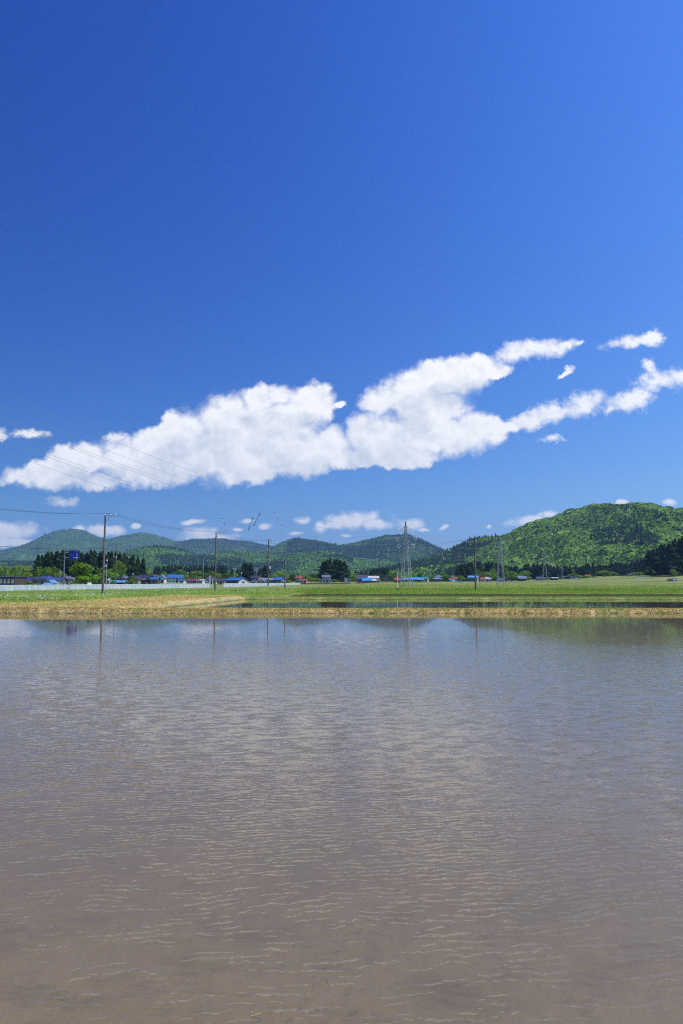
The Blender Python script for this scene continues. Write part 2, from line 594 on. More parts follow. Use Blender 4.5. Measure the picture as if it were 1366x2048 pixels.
bed1 = bed1 * (0.88 + 0.24 * bedn[..., None])
C = C * (1 - under[..., None]) + bed1 * under[..., None]
mudface = np.exp(-((GY - 105.42) / 0.11) ** 2) * sm(-7, -5, GX)
C = lerp(C, (0.05, 0.036, 0.026), mudface)
lane = np.exp(-((GX + 6.5 - 0.55 * (GY - 118)) / 1.0) ** 4) * sm(98, 108, GY) * (1 - sm(138, 150, GY))
C = lerp(C, (0.27, 0.21, 0.12), lane * 0.75)
C = lerp(C, (0.10, 0.15, 0.035), sm(0, -2, GY))
# farm track along the crest of the bank, bare strips and a stubble field beyond
wv_ = (fbm(GX * 0.04, GY * 0 + 1.5, 83, 3) - .5) * 4
right = sm(-14, 2, GX)
C = lerp(C, (0.36, 0.33, 0.27), right * np.exp(-((GY - 126.5 - wv_ * .5) / 1.5) ** 4) * 0.8)
C = lerp(C, (0.34, 0.27, 0.14), right * np.exp(-((GY - 139 - wv_) / 3.2) ** 4) * sm(.35, .6, fbm(GX * .03, GY * .1, 85, 2)) * 0.85)
C = lerp(C, (0.16, 0.13, 0.075), right * np.exp(-((GY - 176 - wv_) / 3.5) ** 4) * sm(.40, .6, fbm(GX * .02, GY * .1, 87, 2)) * 0.8)
C = lerp(C, (0.38, 0.32, 0.17), right * np.exp(-((GY - 228 - wv_ * 2) / 9) ** 4) * sm(.40, .6, fbm(GX * .012, GY * .1, 89, 2)) * 0.8)
C = lerp(C, (0.20, 0.31, 0.05), right * np.exp(-((GY - 320 - wv_ * 2) / 22) ** 4) * sm(.35, .55, fbm(GX * .012, GY * .1, 93, 2)) * 0.8)

gm_, t, out = new_mat('field_soil_and_grass')
co = t.n('ShaderNodeNewGeometry').outputs['Position']
c = t.n('ShaderNodeVertexColor', layer_name='tint').outputs[0]
n_a = t.noise(co, 0.9, 6, 0.68)
n_b = t.noise(co, 9.0, 4, 0.6)
f = t.math('ADD', t.math('MULTIPLY', n_a, 0.6), t.math('MULTIPLY', n_b, 0.4))
wet_ = t.math('LESS_THAN', t.n('ShaderNodeSeparateXYZ', {0: co}).outputs[2], -0.01)
fv = t.math('ADD', t.math('MULTIPLY', wet_, t.math('MULTIPLY', t.math('SUBTRACT', 0.5, f), 0.72)), f)      # the bed is smoother than the banks
c = t.mix(t.ramp(fv, (0.34, 0.64, 0, 1)), t.mix(1.0, c, (0.66, 0.66, 0.64), 'MULTIPLY'), t.mix(1.0, c, (1.28, 1.26, 1.2), 'MULTIPLY'))
# silt and rotted straw staining the paddy bed in cloudy patches
px_ = t.n('ShaderNodeSeparateXYZ', {0: co})
st_ = t.noise(t.n('ShaderNodeMapping', {'Vector': co, 'Scale': (1.0, 1.7, 1.0)}).outputs[0], 1.6, 8, 0.68, 0.4)
fs_ = t.noise(t.n('ShaderNodeMapping', {'Vector': co, 'Rotation': (0, 0, 0.5), 'Scale': (7.0, 26.0, 1.0)}).outputs[0], 1.0, 4, 0.6, 0.8)
stf = t.math('MULTIPLY', t.ramp(t.math('ADD', st_, t.math('MULTIPLY', t.math('SUBTRACT', fs_, 0.5), 0.35)), (0.47, 0.72, 0.0, 1.0)), t.ramp(px_.outputs[1], (7.0, 3.4, 0.04, 0.58)))
stf = t.math('MULTIPLY', stf, t.math('LESS_THAN', px_.outputs[2], 0.0))
c = t.mix(stf, c, (0.095, 0.072, 0.055))
bp = t.n('ShaderNodeBump', {'Height': f, 'Strength': 0.6, 'Distance': 0.08})
p = t.n('ShaderNodeBsdfPrincipled', {'Base Color': c, 'Roughness': 0.9, 'Normal': bp.outputs[0]})
p.inputs['Specular IOR Level'].default_value = 0.2
t.t.links.new(p.outputs[0], out.inputs[0])
g = link('ground', np_mesh('ground', V, Fq, gm_, C.reshape(-1, 3), smooth=True))
tag(g, 'flat farmland of paddies, grassy banks and low bunds', 'ground', kind='structure')


# ------------------------------------------------------------------ water
def water_mat(name, near):
    m, t, out = new_mat(name)
    pos = t.n('ShaderNodeNewGeometry').outputs['Position']
    sp = t.n('ShaderNodeSeparateXYZ', {0: pos})
    gentle = t.noise(pos, 0.12, 3, 0.5)
    # wind ripples: short broken crests lying across the view, turned a few degrees
    rot = t.n('ShaderNodeMapping', {'Vector': pos, 'Rotation': (0, 0, R(-8))}).outputs[0]
    warp = t.n('ShaderNodeTexNoise', {'Vector': rot, 'Scale': 1.1, 'Detail': 3.0}).outputs['Color']
    wsc = t.n('ShaderNodeVectorMath', {0: t.vmath('SUBTRACT', warp, (.5, .5, .5)).outputs[0], 'Scale': 0.30}, operation='SCALE').outputs[0]
    rw = t.vmath('ADD', rot, wsc).outputs[0]

    def ripple(sx_, sy_, detail):
        return t.noise(t.n('ShaderNodeMapping', {'Vector': rw, 'Scale': (sx_, sy_, 1.0)}).outputs[0], 1.0, detail, 0.5)
    wave = t.n('ShaderNodeTexWave', {'Vector': t.n('ShaderNodeMapping', {'Vector': rw, 'Scale': (0.8, 1.0, 1.0)}).outputs[0], 'Scale': 3.9, 'Distortion': 5.0, 'Detail': 2.0, 'Detail Scale': 2.2, 'Detail Roughness': 0.6},
               bands_direction='Y', wave_profile='SIN').outputs[1]
    gust = t.noise(t.n('ShaderNodeMapping', {'Vector': rot, 'Scale': (0.12, 0.2, 1.0)}).outputs[0], 1.0, 4, 0.55)
    patch = t.noise(t.n('ShaderNodeMapping', {'Vector': rot, 'Scale': (2.6, 5.5, 1.0)}).outputs[0], 1.0, 2, 0.5)
    h = t.math('ADD', t.math('MULTIPLY', t.math('MULTIPLY', wave, t.ramp(patch, (0.38, 0.66, 0.05, 1.0))), 0.55), t.math('ADD', t.math('MULTIPLY', ripple(5.0, 12.5, 1.5), 0.70), t.math('MULTIPLY', ripple(9.0, 23.0, 1.0), 0.18)))
    if near:
        # the far third lies in the lee of the bund and is nearly calm
        dist = t.math('ADD', sp.outputs[1], t.math('MULTIPLY', t.math('SUBTRACT', gentle, 0.5), 16.0))
        amp = t.ramp(dist, (5.0, 36.0, 1.0, 0.035))
        amp = t.math('MULTIPLY', amp, t.ramp(gust, (0.25, 0.7, 0.75, 1.15)))
    else:
        amp = 0.02
    h = t.math('MULTIPLY', h, amp)
    bp = t.n('ShaderNodeBump', {'Height': h, 'Strength': 1.0, 'Distance': WAVE_H})
    gl = t.n('ShaderNodeBsdfGlossy', {'Color': (1.0, 0.995, 0.955, 1), 'Roughness': 0.015, 'Normal': bp.outputs[0]})
    # murky shallow water: most of what is below shows through, a little silt hangs in it
    tr = t.n('ShaderNodeBsdfTransparent', {'Color': (0.84, 0.81, 0.76, 1)})
    si = t.n('ShaderNodeBsdfDiffuse', {'Color': (0.262, 0.222, 0.146, 1)})
    body = t.n('ShaderNodeMixShader', {0: 0.28, 1: tr.outputs[0], 2: si.outputs[0]})
    fr = t.n('ShaderNodeFresnel', {'IOR': 1.36, 'Normal': bp.outputs[0]})
    mx = t.n('ShaderNodeMixShader', {0: fr.outputs[0], 1: body.outputs[0], 2: gl.outputs[0]})
    t.t.links.new(mx.outputs[0], out.inputs[0])
    return m


WAVE_H = 0.0064
wm = water_mat('rippled_paddy_water', True)
wm2 = water_mat('still_paddy_water', False)


def sheet(name, pts, z, mat, label):
    me = bpy.data.meshes.new(name)
    me.from_pydata([(x, y, z) for x, y in pts], [], [tuple(range(len(pts)))])
    me.materials.append(mat)
    return tag(link(name, me), label, 'water', kind='structure')


sheet('paddy_water', [(-67, 0.2), (67, 0.2), (67, 50.6), (-67, 50.6)], 0.0, wm, 'wide flooded paddy of shallow brown rippled water in front')
sheet('paddy_water', [(xl(51) - .9, 51.0), (90, 51.0), (90, 87.3), (xl(87) - .9, 87.3)], 0.03, wm2, 'narrow strip of calm flooded paddy behind the straw bund')
sheet('paddy_water', [(-8.5, 89.1), (96, 89.1), (96, 105.7), (-8.5, 105.7)], 0.19, wm2, 'flooded paddy planted with rows of young rice')
# ------------------------------------------------------------------ hills: relief + forest canopy
def interp(pts, x):
    p = np.array(pts, float)
    # rounded interpolation of the skyline
    xx = np.linspace(p[0, 0], p[-1, 0], 900)
    yy = np.interp(xx, p[:, 0], p[:, 1])
    k = np.hanning(15)
    k /= k.sum()
    ye = np.convolve(np.pad(yy, 7, 'edge'), k, 'valid')
    return np.interp(x, xx, ye) + 2.2 * (fbm(np.asarray(x, float) / 22, np.asarray(x, float) * 0 + .5, 7, 3) - .5)


def ridged(x, y, s, o=3):
    tot, a, nrm = 0, 1.0, 0
    for k in range(o):
        tot = tot + a * (1 - np.abs(2 * vn(x * 2 ** k, y * 2 ** k, s + k) - 1))
        nrm += a
        a *= 0.5
    return tot / nrm


class Hill:
    """a ridge whose crest stands D metres away with the given skyline; its flank falls towards the viewer in spurs and gullies"""

    def __init__(s, pts, D, front, back, spur, freq, seed, crown, wig=0.05, conc=0.5):
        s.pts, s.D, s.front, s.back, s.spur, s.freq, s.seed, s.crown, s.wig, s.conc = pts, D, front, back, spur, freq, seed, crown, wig, conc
        s.x0, s.x1 = (pts[0][0] - 683) / F * D, (pts[-1][0] - 683) / F * D

    def crest(s, x):
        return s.D * (1 + s.wig * 2 * (fbm(x / s.D * 5, x * 0 + s.seed, s.seed, 3) - 0.5))

    def z(s, x, y):
        yc = s.crest(x)
        px = 683 + F * x / yc
        H = (HZ - interp(s.pts, px)) * yc / F / (CP * CP) * 0.99 + CAMZ - s.crown
        H = np.maximum(H, 1)
        t = np.clip((y - s.front) / (yc - s.front), 0, 1)
        tb = np.clip((y - yc) / s.back, 0, 1)
        prof = (1 - s.conc) * t + s.conc * t * t * (3 - 2 * t)
        # gullies run down the slope, forking
        wx = x + (fbm(x / s.D * s.freq * .7, y / s.D * s.freq * .7, s.seed + 7, 3) - .5) * s.D / s.freq * 1.3 + (1 - t) * 0.18 * s.D / s.freq
        rg = ridged(wx / s.D * s.freq, t * 1.3 + s.seed, s.seed + 3, 2)
        fine = fbm(x / s.D * s.freq * 5, y / s.D * s.freq * 5, s.seed + 13, 3) - .5
        env = 1.5 * np.maximum(t, 0) ** 0.7 * np.maximum(1 - t, 0) ** 0.55
        z = H * (prof + s.spur * (rg - 0.55) * env + 0.08 * fine * env)
        cap = (HZ - interp(s.pts, 683 + F * x / np.maximum(y, 1))) * y / F * (0.80 + 0.20 * t) + CAMZ - s.crown
        z = np.where(y < yc, np.minimum(z, np.maximum(cap, 0.5)), z)
        z = np.maximum(z, -2)
        return np.where(y > yc, H * (1 - 0.75 * tb), z), t

    def mesh(s, nx, ny):
        xs = np.linspace(s.x0, s.x1, nx)
        ts = np.concatenate([np.linspace(-0.04, 1, ny), np.linspace(1.08, 2, 8)])
        yc = s.crest(xs)
        Xg = np.repeat(xs[None], len(ts), 0)
        Yg = np.where(ts[:, None] <= 1, s.front + (yc[None] - s.front) * ts[:, None], yc[None] + s.back * (ts[:, None] - 1))
        Zg, t = s.z(Xg, Yg)
        Zg = np.where(ts[:, None] < 0, -1.0, Zg)
        i = np.arange(Xg.size).reshape(Xg.shape)
        Fq = np.stack([i[:-1, :-1], i[:-1, 1:], i[1:, 1:], i[1:, :-1]], -1).reshape(-1, 4)
        return np.stack([Xg, Yg, Zg], -1).reshape(-1, 3), Fq


def ico(sub):
    import bmesh
    bm = bmesh.new()
    bmesh.ops.create_icosphere(bm, subdivisions=sub, radius=1)
    V = np.array([v.co[:] for v in bm.verts])
    Fc = np.array([[v.index for v in f.verts] for f in bm.faces])
    bm.free()
    return V, Fc


def lump(sub, seed):
    V, Fc = ico(sub)
    r = np.random.default_rng(seed)
    V = V * (1 + r.uniform(-.34, .30, (len(V), 1)))
    V[:, 2] = V[:, 2] * 0.85
    return V, Fc


def tuft(nq, seed):
    """a leafy crown as a dome of ragged leaf masses"""
    r = np.random.default_rng(seed)
    k = (np.arange(nq) + .5) / nq
    el = np.arcsin(1 - 1.15 * k)
    az = np.arange(nq) * 2.39996 + r.uniform(-.4, .4, nq)
    d = np.stack([np.cos(el) * np.cos(az), np.cos(el) * np.sin(az), np.sin(el)], 1)
    P = d * r.uniform(.72, 1.0, (nq, 1)) * np.array([1, 1, .9])
    N = d + r.normal(0, .35, (nq, 3))
    N /= np.linalg.norm(N, axis=1, keepdims=True)
    a = np.cross(N, r.normal(size=(nq, 3)))
    a /= np.linalg.norm(a, axis=1, keepdims=True)
    b = np.cross(N, a)
    S = 1.9 / math.sqrt(nq) * r.uniform(.8, 1.25, (nq, 1))
    q = r.uniform(.6, 1.05, (nq, 4, 1))
    V = np.stack([P - a * S * q[:, 0], P - b * S * q[:, 1], P + a * S * q[:, 2], P + b * S * q[:, 3]], 1).reshape(-1, 3)
    Fq = np.arange(nq * 4).reshape(nq, 4)
    return V, np.concatenate([Fq[:, [0, 1, 2]], Fq[:, [0, 2, 3]]])


def spire(seed, n=6, lv=3):
    r = np.random.default_rng(seed)
    V, Fc = [], []
    for k in range(lv):
        z0, z1 = k / lv * .9, (k + 1.5) / lv
        ra = (1 - k / lv) * .9
        b = len(V)
        for i in range(n):
            a = 2 * math.pi * (i + r.uniform(-.2, .2)) / n
            q = ra * r.uniform(.75, 1.15)
            V.append((q * math.cos(a), q * math.sin(a), z0 + r.uniform(-.05, .05)))
        V.append((0, 0, min(z1, 1.0)))
        Fc += [(b + i, b + (i + 1) % n, b + n) for i in range(n)]
    V = np.array(V)
    V[:, 2] = V[:, 2] * 2 - 1
    return V, np.array(Fc)


def scatter(tmpls, pos, sc, rot, col, which, slope=None):
    Vs, Fs, Cs, b = [], [], [], 0
    for k, (tv, tf) in enumerate(tmpls):
        m = which == k
        if not m.any():
            continue
        p, s_, r_, c_ = pos[m], sc[m], rot[m], col[m]
        cx, sx_ = np.cos(r_)[:, None], np.sin(r_)[:, None]
        x = (tv[None, :, 0] * cx - tv[None, :, 1] * sx_) * s_[:, None, 0] + p[:, None, 0]
        y = (tv[None, :, 0] * sx_ + tv[None, :, 1] * cx) * s_[:, None, 0] + p[:, None, 1]
        z = tv[None, :, 2] * s_[:, None, 1] + p[:, None, 2]
        if slope is not None:
            g_ = slope[m]
            z = z + (x - p[:, None, 0]) * g_[:, None, 0] + (y - p[:, None, 1]) * g_[:, None, 1]
        Vs.append(np.stack([x, y, z], -1).reshape(-1, 3))
        n = len(p)
        Fs.append((tf[None] + (np.arange(n) * len(tv))[:, None, None] + b).reshape(-1, tf.shape[1]))
        Cs.append(np.repeat(c_, len(tv), 0))
        b += n * len(tv)
    return np.concatenate(Vs), np.concatenate(Fs), np.concatenate(Cs)


hill_soil, t, out = new_mat('forest_floor')
co = t.n('ShaderNodeNewGeometry').outputs['Position']
c = t.mix(t.ramp(t.noise(co, 0.02, 5, 0.6), (0.35, 0.65, 0, 1)), (0.048, 0.092, 0.022), (0.082, 0.150, 0.034))
t.t.links.new(t.n('ShaderNodeBsdfDiffuse', {'Color': c}).outputs[0], out.inputs[0])
canopy = tint_leaf('forest_canopy', transl=0.12, nscale=None)

DECID = np.array([(0.075, 0.165, 0.026), (0.100, 0.205, 0.030), (0.060, 0.135, 0.028), (0.125, 0.215, 0.036), (0.048, 0.110, 0.026), (0.110, 0.170, 0.045)])
CEDAR = np.array([(0.017, 0.040, 0.018), (0.022, 0.050, 0.020), (0.014, 0.033, 0.017), (0.028, 0.055, 0.022)])


def forest(h, n, seed, cedar_fn, sub=1, conif=1.5, tmax=1.03, tmin=0.0, gain=1.0):
    r = np.random.default_rng(seed)
    x = r.uniform(h.x0, h.x1, n)
    yc = h.crest(x)
    y = h.front + (yc - h.front) * r.uniform(tmin, tmax, n)
    keep = np.abs(x / y) < 0.62
    x, y = x[keep], y[keep]
    z, tt = h.z(x, y)
    px = 683 + F * x / y
    py = HZ - F * (z - CAMZ) / y
    ced = cedar_fn(x, y, px, py, tt) > r.uniform(0, 1, len(x))
    k = len(x)
    size = h.crown * r.lognormal(0, .28, k)
    col = (DECID.mean(0) * .68 + DECID[r.integers(0, len(DECID), k)] * .32) * r.uniform(.9, 1.1, (k, 1))
    patch = fbm(x / h.crown / 9, y / h.crown / 9, seed + 5, 3)[:, None]
    col = col * (0.62 + 0.76 * patch) * gain * 1.12 * np.array([1.18, 1.05, .82] if h.D < 2000 else [.98, 1.0, .95])
    ccol = CEDAR[r.integers(0, len(CEDAR), k)] * r.uniform(.8, 1.25, (k, 1))
    col = np.where(ced[:, None], ccol, col)
    sc = np.stack([np.where(ced, size * .40, size * (.74 if h.D < 2000 else .64)), np.where(ced, size * conif * .5, size * (.54 if h.D < 2000 else .44))], -1)
    zz = z + np.where(ced, size * conif * .36, size * .22)
    which = np.where(ced, 4 + r.integers(0, 2, k), r.integers(0, 4, k))
    T = [(tuft(sub, seed + q) if sub > 3 else lump(sub, seed + q)) for q in range(4)] + [spire(seed), spire(seed + 1)]
    e = h.crown * 1.5
    gx = (h.z(x + e, y)[0] - h.z(x - e, y)[0]) / (2 * e)
    gy = (h.z(x, y + e)[0] - h.z(x, y - e)[0]) / (2 * e)
    sl_ = np.stack([np.clip(gx, -1.2, 1.2), np.clip(gy, -.3, 1.0)], -1) * np.where(ced, 0.0, 1.0)[:, None]
    return scatter(T, np.stack([x, y, zz], -1), sc, r.uniform(0, 6.28, k), col, which, sl_)


# skylines in photo pixels; every ridge gets its own distance, relief and depth
FAR_SKY = [(-330, 1112), (-200, 1104), (-80, 1106), (0, 1101), (30, 1095), (60, 1084), (85, 1070), (110, 1060), (145, 1057), (165, 1060), (200, 1074), (215, 1079), (235, 1073),
           (255, 1070), (280, 1064), (300, 1066), (330, 1074), (352, 1082), (366, 1081), (385, 1077), (405, 1078), (420, 1076), (450, 1077), (462, 1080), (500, 1083),
           (530, 1090), (560, 1096), (620, 1104), (700, 1118), (780, 1130)]
MID_SKY = [(430, 1150), (480, 1128), (520, 1106), (545, 1094), (560, 1086), (590, 1075), (604, 1077), (625, 1079), (650, 1083), (665, 1087), (678, 1090), (695, 1087), (720, 1083), (740, 1078), (768, 1071),
           (795, 1070), (815, 1069), (840, 1077), (870, 1092), (895, 1101), (930, 1112), (1000, 1124), (1100, 1140)]
LOW_SKY = [(-330, 1128), (-150, 1120), (0, 1122), (100, 1122), (180, 1116), (240, 1107), (290, 1092), (325, 1091), (360, 1098), (398, 1110), (440, 1103), (480, 1101), (520, 1106), (560, 1112), (600, 1104),
           (640, 1101), (680, 1107), (720, 1117), (760, 1119), (800, 1126), (840, 1136), (900, 1150)]
SPUR_SKY = [(690, 1152), (740, 1143), (780, 1134), (830, 1124), (860, 1115), (893, 1102), (915, 1092), (932, 1083), (955, 1075), (985, 1073), (1005, 1072), (1040, 1080), (1090, 1100), (1150, 1130)]
MAIN_SKY = [(880, 1140), (920, 1122), (955, 1102), (985, 1084), (1010, 1071), (1040, 1054), (1060, 1046), (1075, 1041), (1100, 1036), (1130, 1024), (1150, 1018), (1160, 1016.5), (1180, 1010.5), (1200, 1008),
            (1220, 1007.5), (1240, 1007.5), (1265, 1006.5), (1300, 1006.5), (1312, 1009), (1340, 1014), (1366, 1016), (1450, 1022), (1560, 1046), (1700, 1090)]
HF = Hill(FAR_SKY, 5400, 3500, 1400, 1.15, 13, 11, 7.5, 0.04)
HM = Hill(MID_SKY, 3600, 2500, 1000, 1.15, 12, 23, 7, 0.04)
HL = Hill(LOW_SKY, 2450, 1650, 600, 1.2, 11, 37, 6, 0.04)
HS = Hill(SPUR_SKY, 1500, 930, 400, 0.35, 8, 53, 5.5, 0.03)
HR = Hill(MAIN_SKY, 1350, 700, 500, 1.0, 6, 61, 5.6, 0.04, 0.35)


def patchy(sc, thr, seed, lo=0.03, hi=0.9):
    def fn(x, y, px, py, t):
        return np.where(fbm(x / sc, y / sc, seed, 3) > thr, hi, lo)
    return fn


def ced_far_cloudshade(x, y, px, py, t):
    p = fbm(x / 700, y / 500, 3, 3)
    ridge = (px > 350) & (px < 560)  # added dark cedars along this stretch stand in for a cloud's shadow
    return np.where((p > 0.64) | (ridge & (p > 0.40)), 0.7, 0.02)


def ced_spur(x, y, px, py, t):
    return np.where(fbm(x / 120, y / 120, 71, 3) + 0.10 * (px > 900) * (t > .75) > 0.50, 0.85, 0.06)


def ced_main(x, y, px, py, t):
    a = np.exp(-((px - 1240) / 50) ** 2 - ((py - 1072) / 16) ** 2) + np.exp(-((px - 1205) / 26) ** 2 - ((py - 1085) / 14) ** 2) + np.exp(-((px - 1285) / 40) ** 2 - ((py - 1088) / 14) ** 2)
    foot = sm(0.17, 0.07, t)
    return np.clip((a > 0.5) * 0.7 + foot * 0.6 + 0.5 * (fbm(x / 60, y / 60, 91, 3) > 0.68), 0, 1) * (t < .86)


def mk_hill(h, name, label, nx, ny, ftrees, fl, cedar, seed, sub=1, **kw):
    V, Fq = h.mesh(nx, ny)
    tag(link(name, np_mesh(name, V, Fq, hill_soil, smooth=True)), label, 'hill', kind='structure')
    V, Fc, C = forest(h, ftrees, seed, cedar, sub, **kw)
    tag(link('forest', np_mesh('forest', V, Fc, canopy, C, smooth=False)), fl, 'forest', kind='stuff')


mk_hill(HF, 'mountains', 'far bluish mountain range with a rounded summit', 420, 90, 100000, 'far bluish green woods covering the distant mountain range', ced_far_cloudshade, 1, sub=5, gain=1.08)
mk_hill(HM, 'mountains', 'green ridge with two low summits behind the pylon', 320, 90, 70000, 'green woods covering the ridge behind the nearest pylon', patchy(380, 0.57, 5, .02, .8), 2, sub=6, gain=1.12)
mk_hill(HL, 'hills', 'low green foothills in front of the far range', 480, 90, 75000, 'mixed green woods covering the low foothills', patchy(230, 0.57, 15, .02, .8), 3, sub=8, gain=1.15)
mk_hill(HS, 'hill', 'dark wooded spur running down to the left of the big hill', 220, 70, 34000, 'dark cedar wood covering the spur', ced_spur, 4, sub=12, gain=1.4, conif=1.5)
mk_hill(HR, 'hill', 'big rounded green hill', 320, 110, 62000, 'bright leafy woods covering the big hill', ced_main, 5, sub=16, gain=1.45, conif=1.5)

# ------------------------------------------------------------------ the blue air between here and the mountains
hz, t, out = new_mat('air')
pv = t.n('ShaderNodeVolumePrincipled', {'Color': (0.36, 0.62, 1.0, 1), 'Density': 0.0001, 'Anisotropy': 0.1})
t.t.links.new(pv.outputs[0], out.inputs[1])
hb = MB().box(-5600, 5600, -90, 9300, -3, 620, hz).build('haze')
tag(hb, 'thin blue haze in the air between the fields and the mountains', 'haze', kind='stuff')
# ------------------------------------------------------------------ trees that can be told apart
ORD = ['first', 'second', 'third', 'fourth', 'fifth', 'sixth', 'seventh', 'eighth', 'ninth', 'tenth', 'eleventh', 'twelfth', 'thirteenth', 'fourteenth', 'fifteenth', 'sixteenth',
       'seventeenth', 'eighteenth', 'nineteenth', 'twentieth', 'twenty-first', 'twenty-second', 'twenty-third', 'twenty-fourth', 'twenty-fifth', 'twenty-sixth', 'twenty-seventh',
       'twenty-eighth', 'twenty-ninth', 'thirtieth', 'thirty-first', 'thirty-second', 'thirty-third', 'thirty-fourth', 'thirty-fifth', 'thirty-sixth']
leafm = tint_leaf('leaves', transl=0.28)
bark = paint('bark', (0.09, 0.065, 0.045), 0.9, 0.2, 4)


def quads(P, N, S, r, asp=1.0):
    """leaf clumps: one small quad per point P with normal N, size S"""
    n = len(P)
    up = r.normal(size=(n, 3))
    a = np.cross(N, up)
    a /= np.linalg.norm(a, axis=1, keepdims=True) + 1e-9
    b = np.cross(N, a)
    b /= np.linalg.norm(b, axis=1, keepdims=True) + 1e-9
    a = a * S[:, None]
    b = b * S[:, None] * asp
    k = r.uniform(.6, 1.0, (n, 4, 1))
    V = np.stack([P - a * k[:, 0], P - b * k[:, 1], P + a * k[:, 2], P + b * k[:, 3]], 1).reshape(-1, 3)
    return V, np.arange(n * 4).reshape(n, 4)


def broadleaf_mesh(seed, base, n=1500, spread=1.0, low=0.1):
    """unit tree: crown about 1 wide, 1 high, standing on z=0"""
    r = np.random.default_rng(seed)
    nb = 15
    cs = []
    for i in range(nb):
        a = r.uniform(0, 6.28)
        h = r.uniform(low + 0.12, 0.86)
        rad = 0.36 * spread * math.sin(min(1, (1.04 - h) / 0.62) * math.pi / 2) * r.uniform(.45, 1.05)
        cs.append((math.cos(a) * rad, math.sin(a) * rad, h, r.uniform(.10, .19)))
    cs.append((0, 0, .72, .22))
    cs = np.array(cs)
    w = cs[:, 3] ** 2
    k = r.choice(len(cs), n, p=w / w.sum())
    d = r.normal(size=(n, 3))
    d /= np.linalg.norm(d, axis=1, keepdims=True)
    rad = cs[k, 3] * r.uniform(.55, 1.12, n) ** .6
    P = cs[k, :3] + d * rad[:, None] * np.array([1, 1, .78])
    P[:, 2] = np.maximum(P[:, 2], low * r.uniform(.6, 1.2, n))
    N = d + r.normal(size=(n, 3)) * .55 + np.array([0, 0, .5])
    N /= np.linalg.norm(N, axis=1, keepdims=True)
    V, Fc = quads(P, N, r.uniform(.018, .040, n), r)
    ctint = r.uniform(.75, 1.25, len(cs))
    col = np.array(base) * (ctint[k] * r.uniform(.75, 1.25, n))[:, None]
    col = col * (1 + r.uniform(-.15, .15, (n, 1)) * np.array([1.4, 0, -.6]))
    me = np_mesh('crown', V, Fc, leafm, np.repeat(col, 4, 0))
    mb = MB()
    mb.tube((0, 0, -.03), (0.01, 0, .34), .028, .018, bark, 7)
    for q in r.choice(len(cs), 6, replace=False):
        mb.tube((0.01, 0, r.uniform(.2, .36)), tuple(cs[q, :3]), .012, .004, bark, 5)
    return me, mb.mesh('trunk')


def cedar_mesh(seed, n=1700):
    """unit cedar: 1 high, about 0.28 wide, boughs in drooping sprays"""
    r = np.random.default_rng(seed)
    h = 0.06 + 0.94 * r.uniform(0, 1, n) ** 1.25
    prof = 0.165 * np.minimum(1.0, ((1.015 - h) / .50)) ** .75 * (0.78 + 0.22 * np.sin(h * 34 + r.uniform(0, 6)))
    a = r.uniform(0, 6.28, n)
    lob = 1 + .28 * np.sin(a * 3 + h * 9 + seed)
    rad = prof * lob * r.uniform(.45, 1.1, n)
    P = np.stack([np.cos(a) * rad, np.sin(a) * rad, h], 1)
    N = np.stack([np.cos(a), np.sin(a), r.uniform(.2, 1.2, n)], 1) + r.normal(size=(n, 3)) * .35
    N /= np.linalg.norm(N, axis=1, keepdims=True)
    V, Fc = quads(P, N, r.uniform(.018, .038, n) * (1.15 - .45 * h), r, 1.3)
    base = np.array((0.031, 0.064, 0.024))
    col = base * (r.uniform(.6, 1.5, n) * (.9 + .25 * np.sin(h * 21 + a)))[:, None]
    tipm = r.uniform(0, 1, n) < .10
    col[tipm] = np.array((0.055, 0.085, 0.028)) * r.uniform(.8, 1.2, (tipm.sum(), 1))
    me = np_mesh('crown', V, Fc, leafm, np.repeat(col, 4, 0))
    mb = MB()
    mb.tube((0, 0, -.03), (0, 0, .97), .013, .002, bark, 6)
    return me, mb.mesh('trunk')


CED = [cedar_mesh(100 + i) for i in range(6)]
G_MID, G_BRIGHT, G_DARK, G_YEL = (0.150, 0.255, 0.032), (0.215, 0.335, 0.038), (0.070, 0.135, 0.028), (0.235, 0.300, 0.052)
BRD = {'mid': [broadleaf_mesh(200 + i, G_MID) for i in range(3)], 'bright': [broadleaf_mesh(220 + i, G_BRIGHT) for i in range(3)],
       'dark': [broadleaf_mesh(240 + i, G_DARK) for i in range(2)], 'yellow': [broadleaf_mesh(260 + i, G_YEL, 1200) for i in range(2)],
       'bush': [broadleaf_mesh(280 + i, G_MID, 1000, 1.25, .02) for i in range(2)],
       'big': [broadleaf_mesh(300, (0.185, 0.315, 0.030), 3600, 1.15, .16)],
       'red': [broadleaf_mesh(310, (0.10, 0.035, 0.03), 700)]}


def tree(name, pair, loc, w, h, label, cat, group=None, wref=1.0):
    rt = empty(name, loc, label, cat, group, random.uniform(0, 6.28))
    for nm, me in (('crown', pair[0]), ('trunk', pair[1])):
        o = link(nm, me, rt)
        o.scale = (w / wref, w / wref, h)
    return rt


def base_z(x, Y):
    return gz1(x, Y) - 0.1


def cedars(px0, px1, n, Y, top, where, group, wpx=12.0, jy=0.05, jt=3.0, depth=0.06):
    xs_ = np.linspace(px0, px1, n) + rng.uniform(-.35, .35, n) * (px1 - px0) / max(n, 2)
    xs_.sort()
    for i, px in enumerate(xs_):
        y = Y * (1 + rng.uniform(-depth, depth))
        x = X(px, y)
        b = base_z(x, y)
        tp = top(px) if callable(top) else top
        zt = Z(tp + rng.uniform(-jt, jt), y)
        w = wpx * rng.uniform(.95, 1.4) * 1.3 / F * y / 0.30
        tree('cedar_tree', CED[rng.integers(0, 6)], (x, y, b), w, zt - b, f'{ORD[i]} cedar from left {where}', 'cedar tree', group)


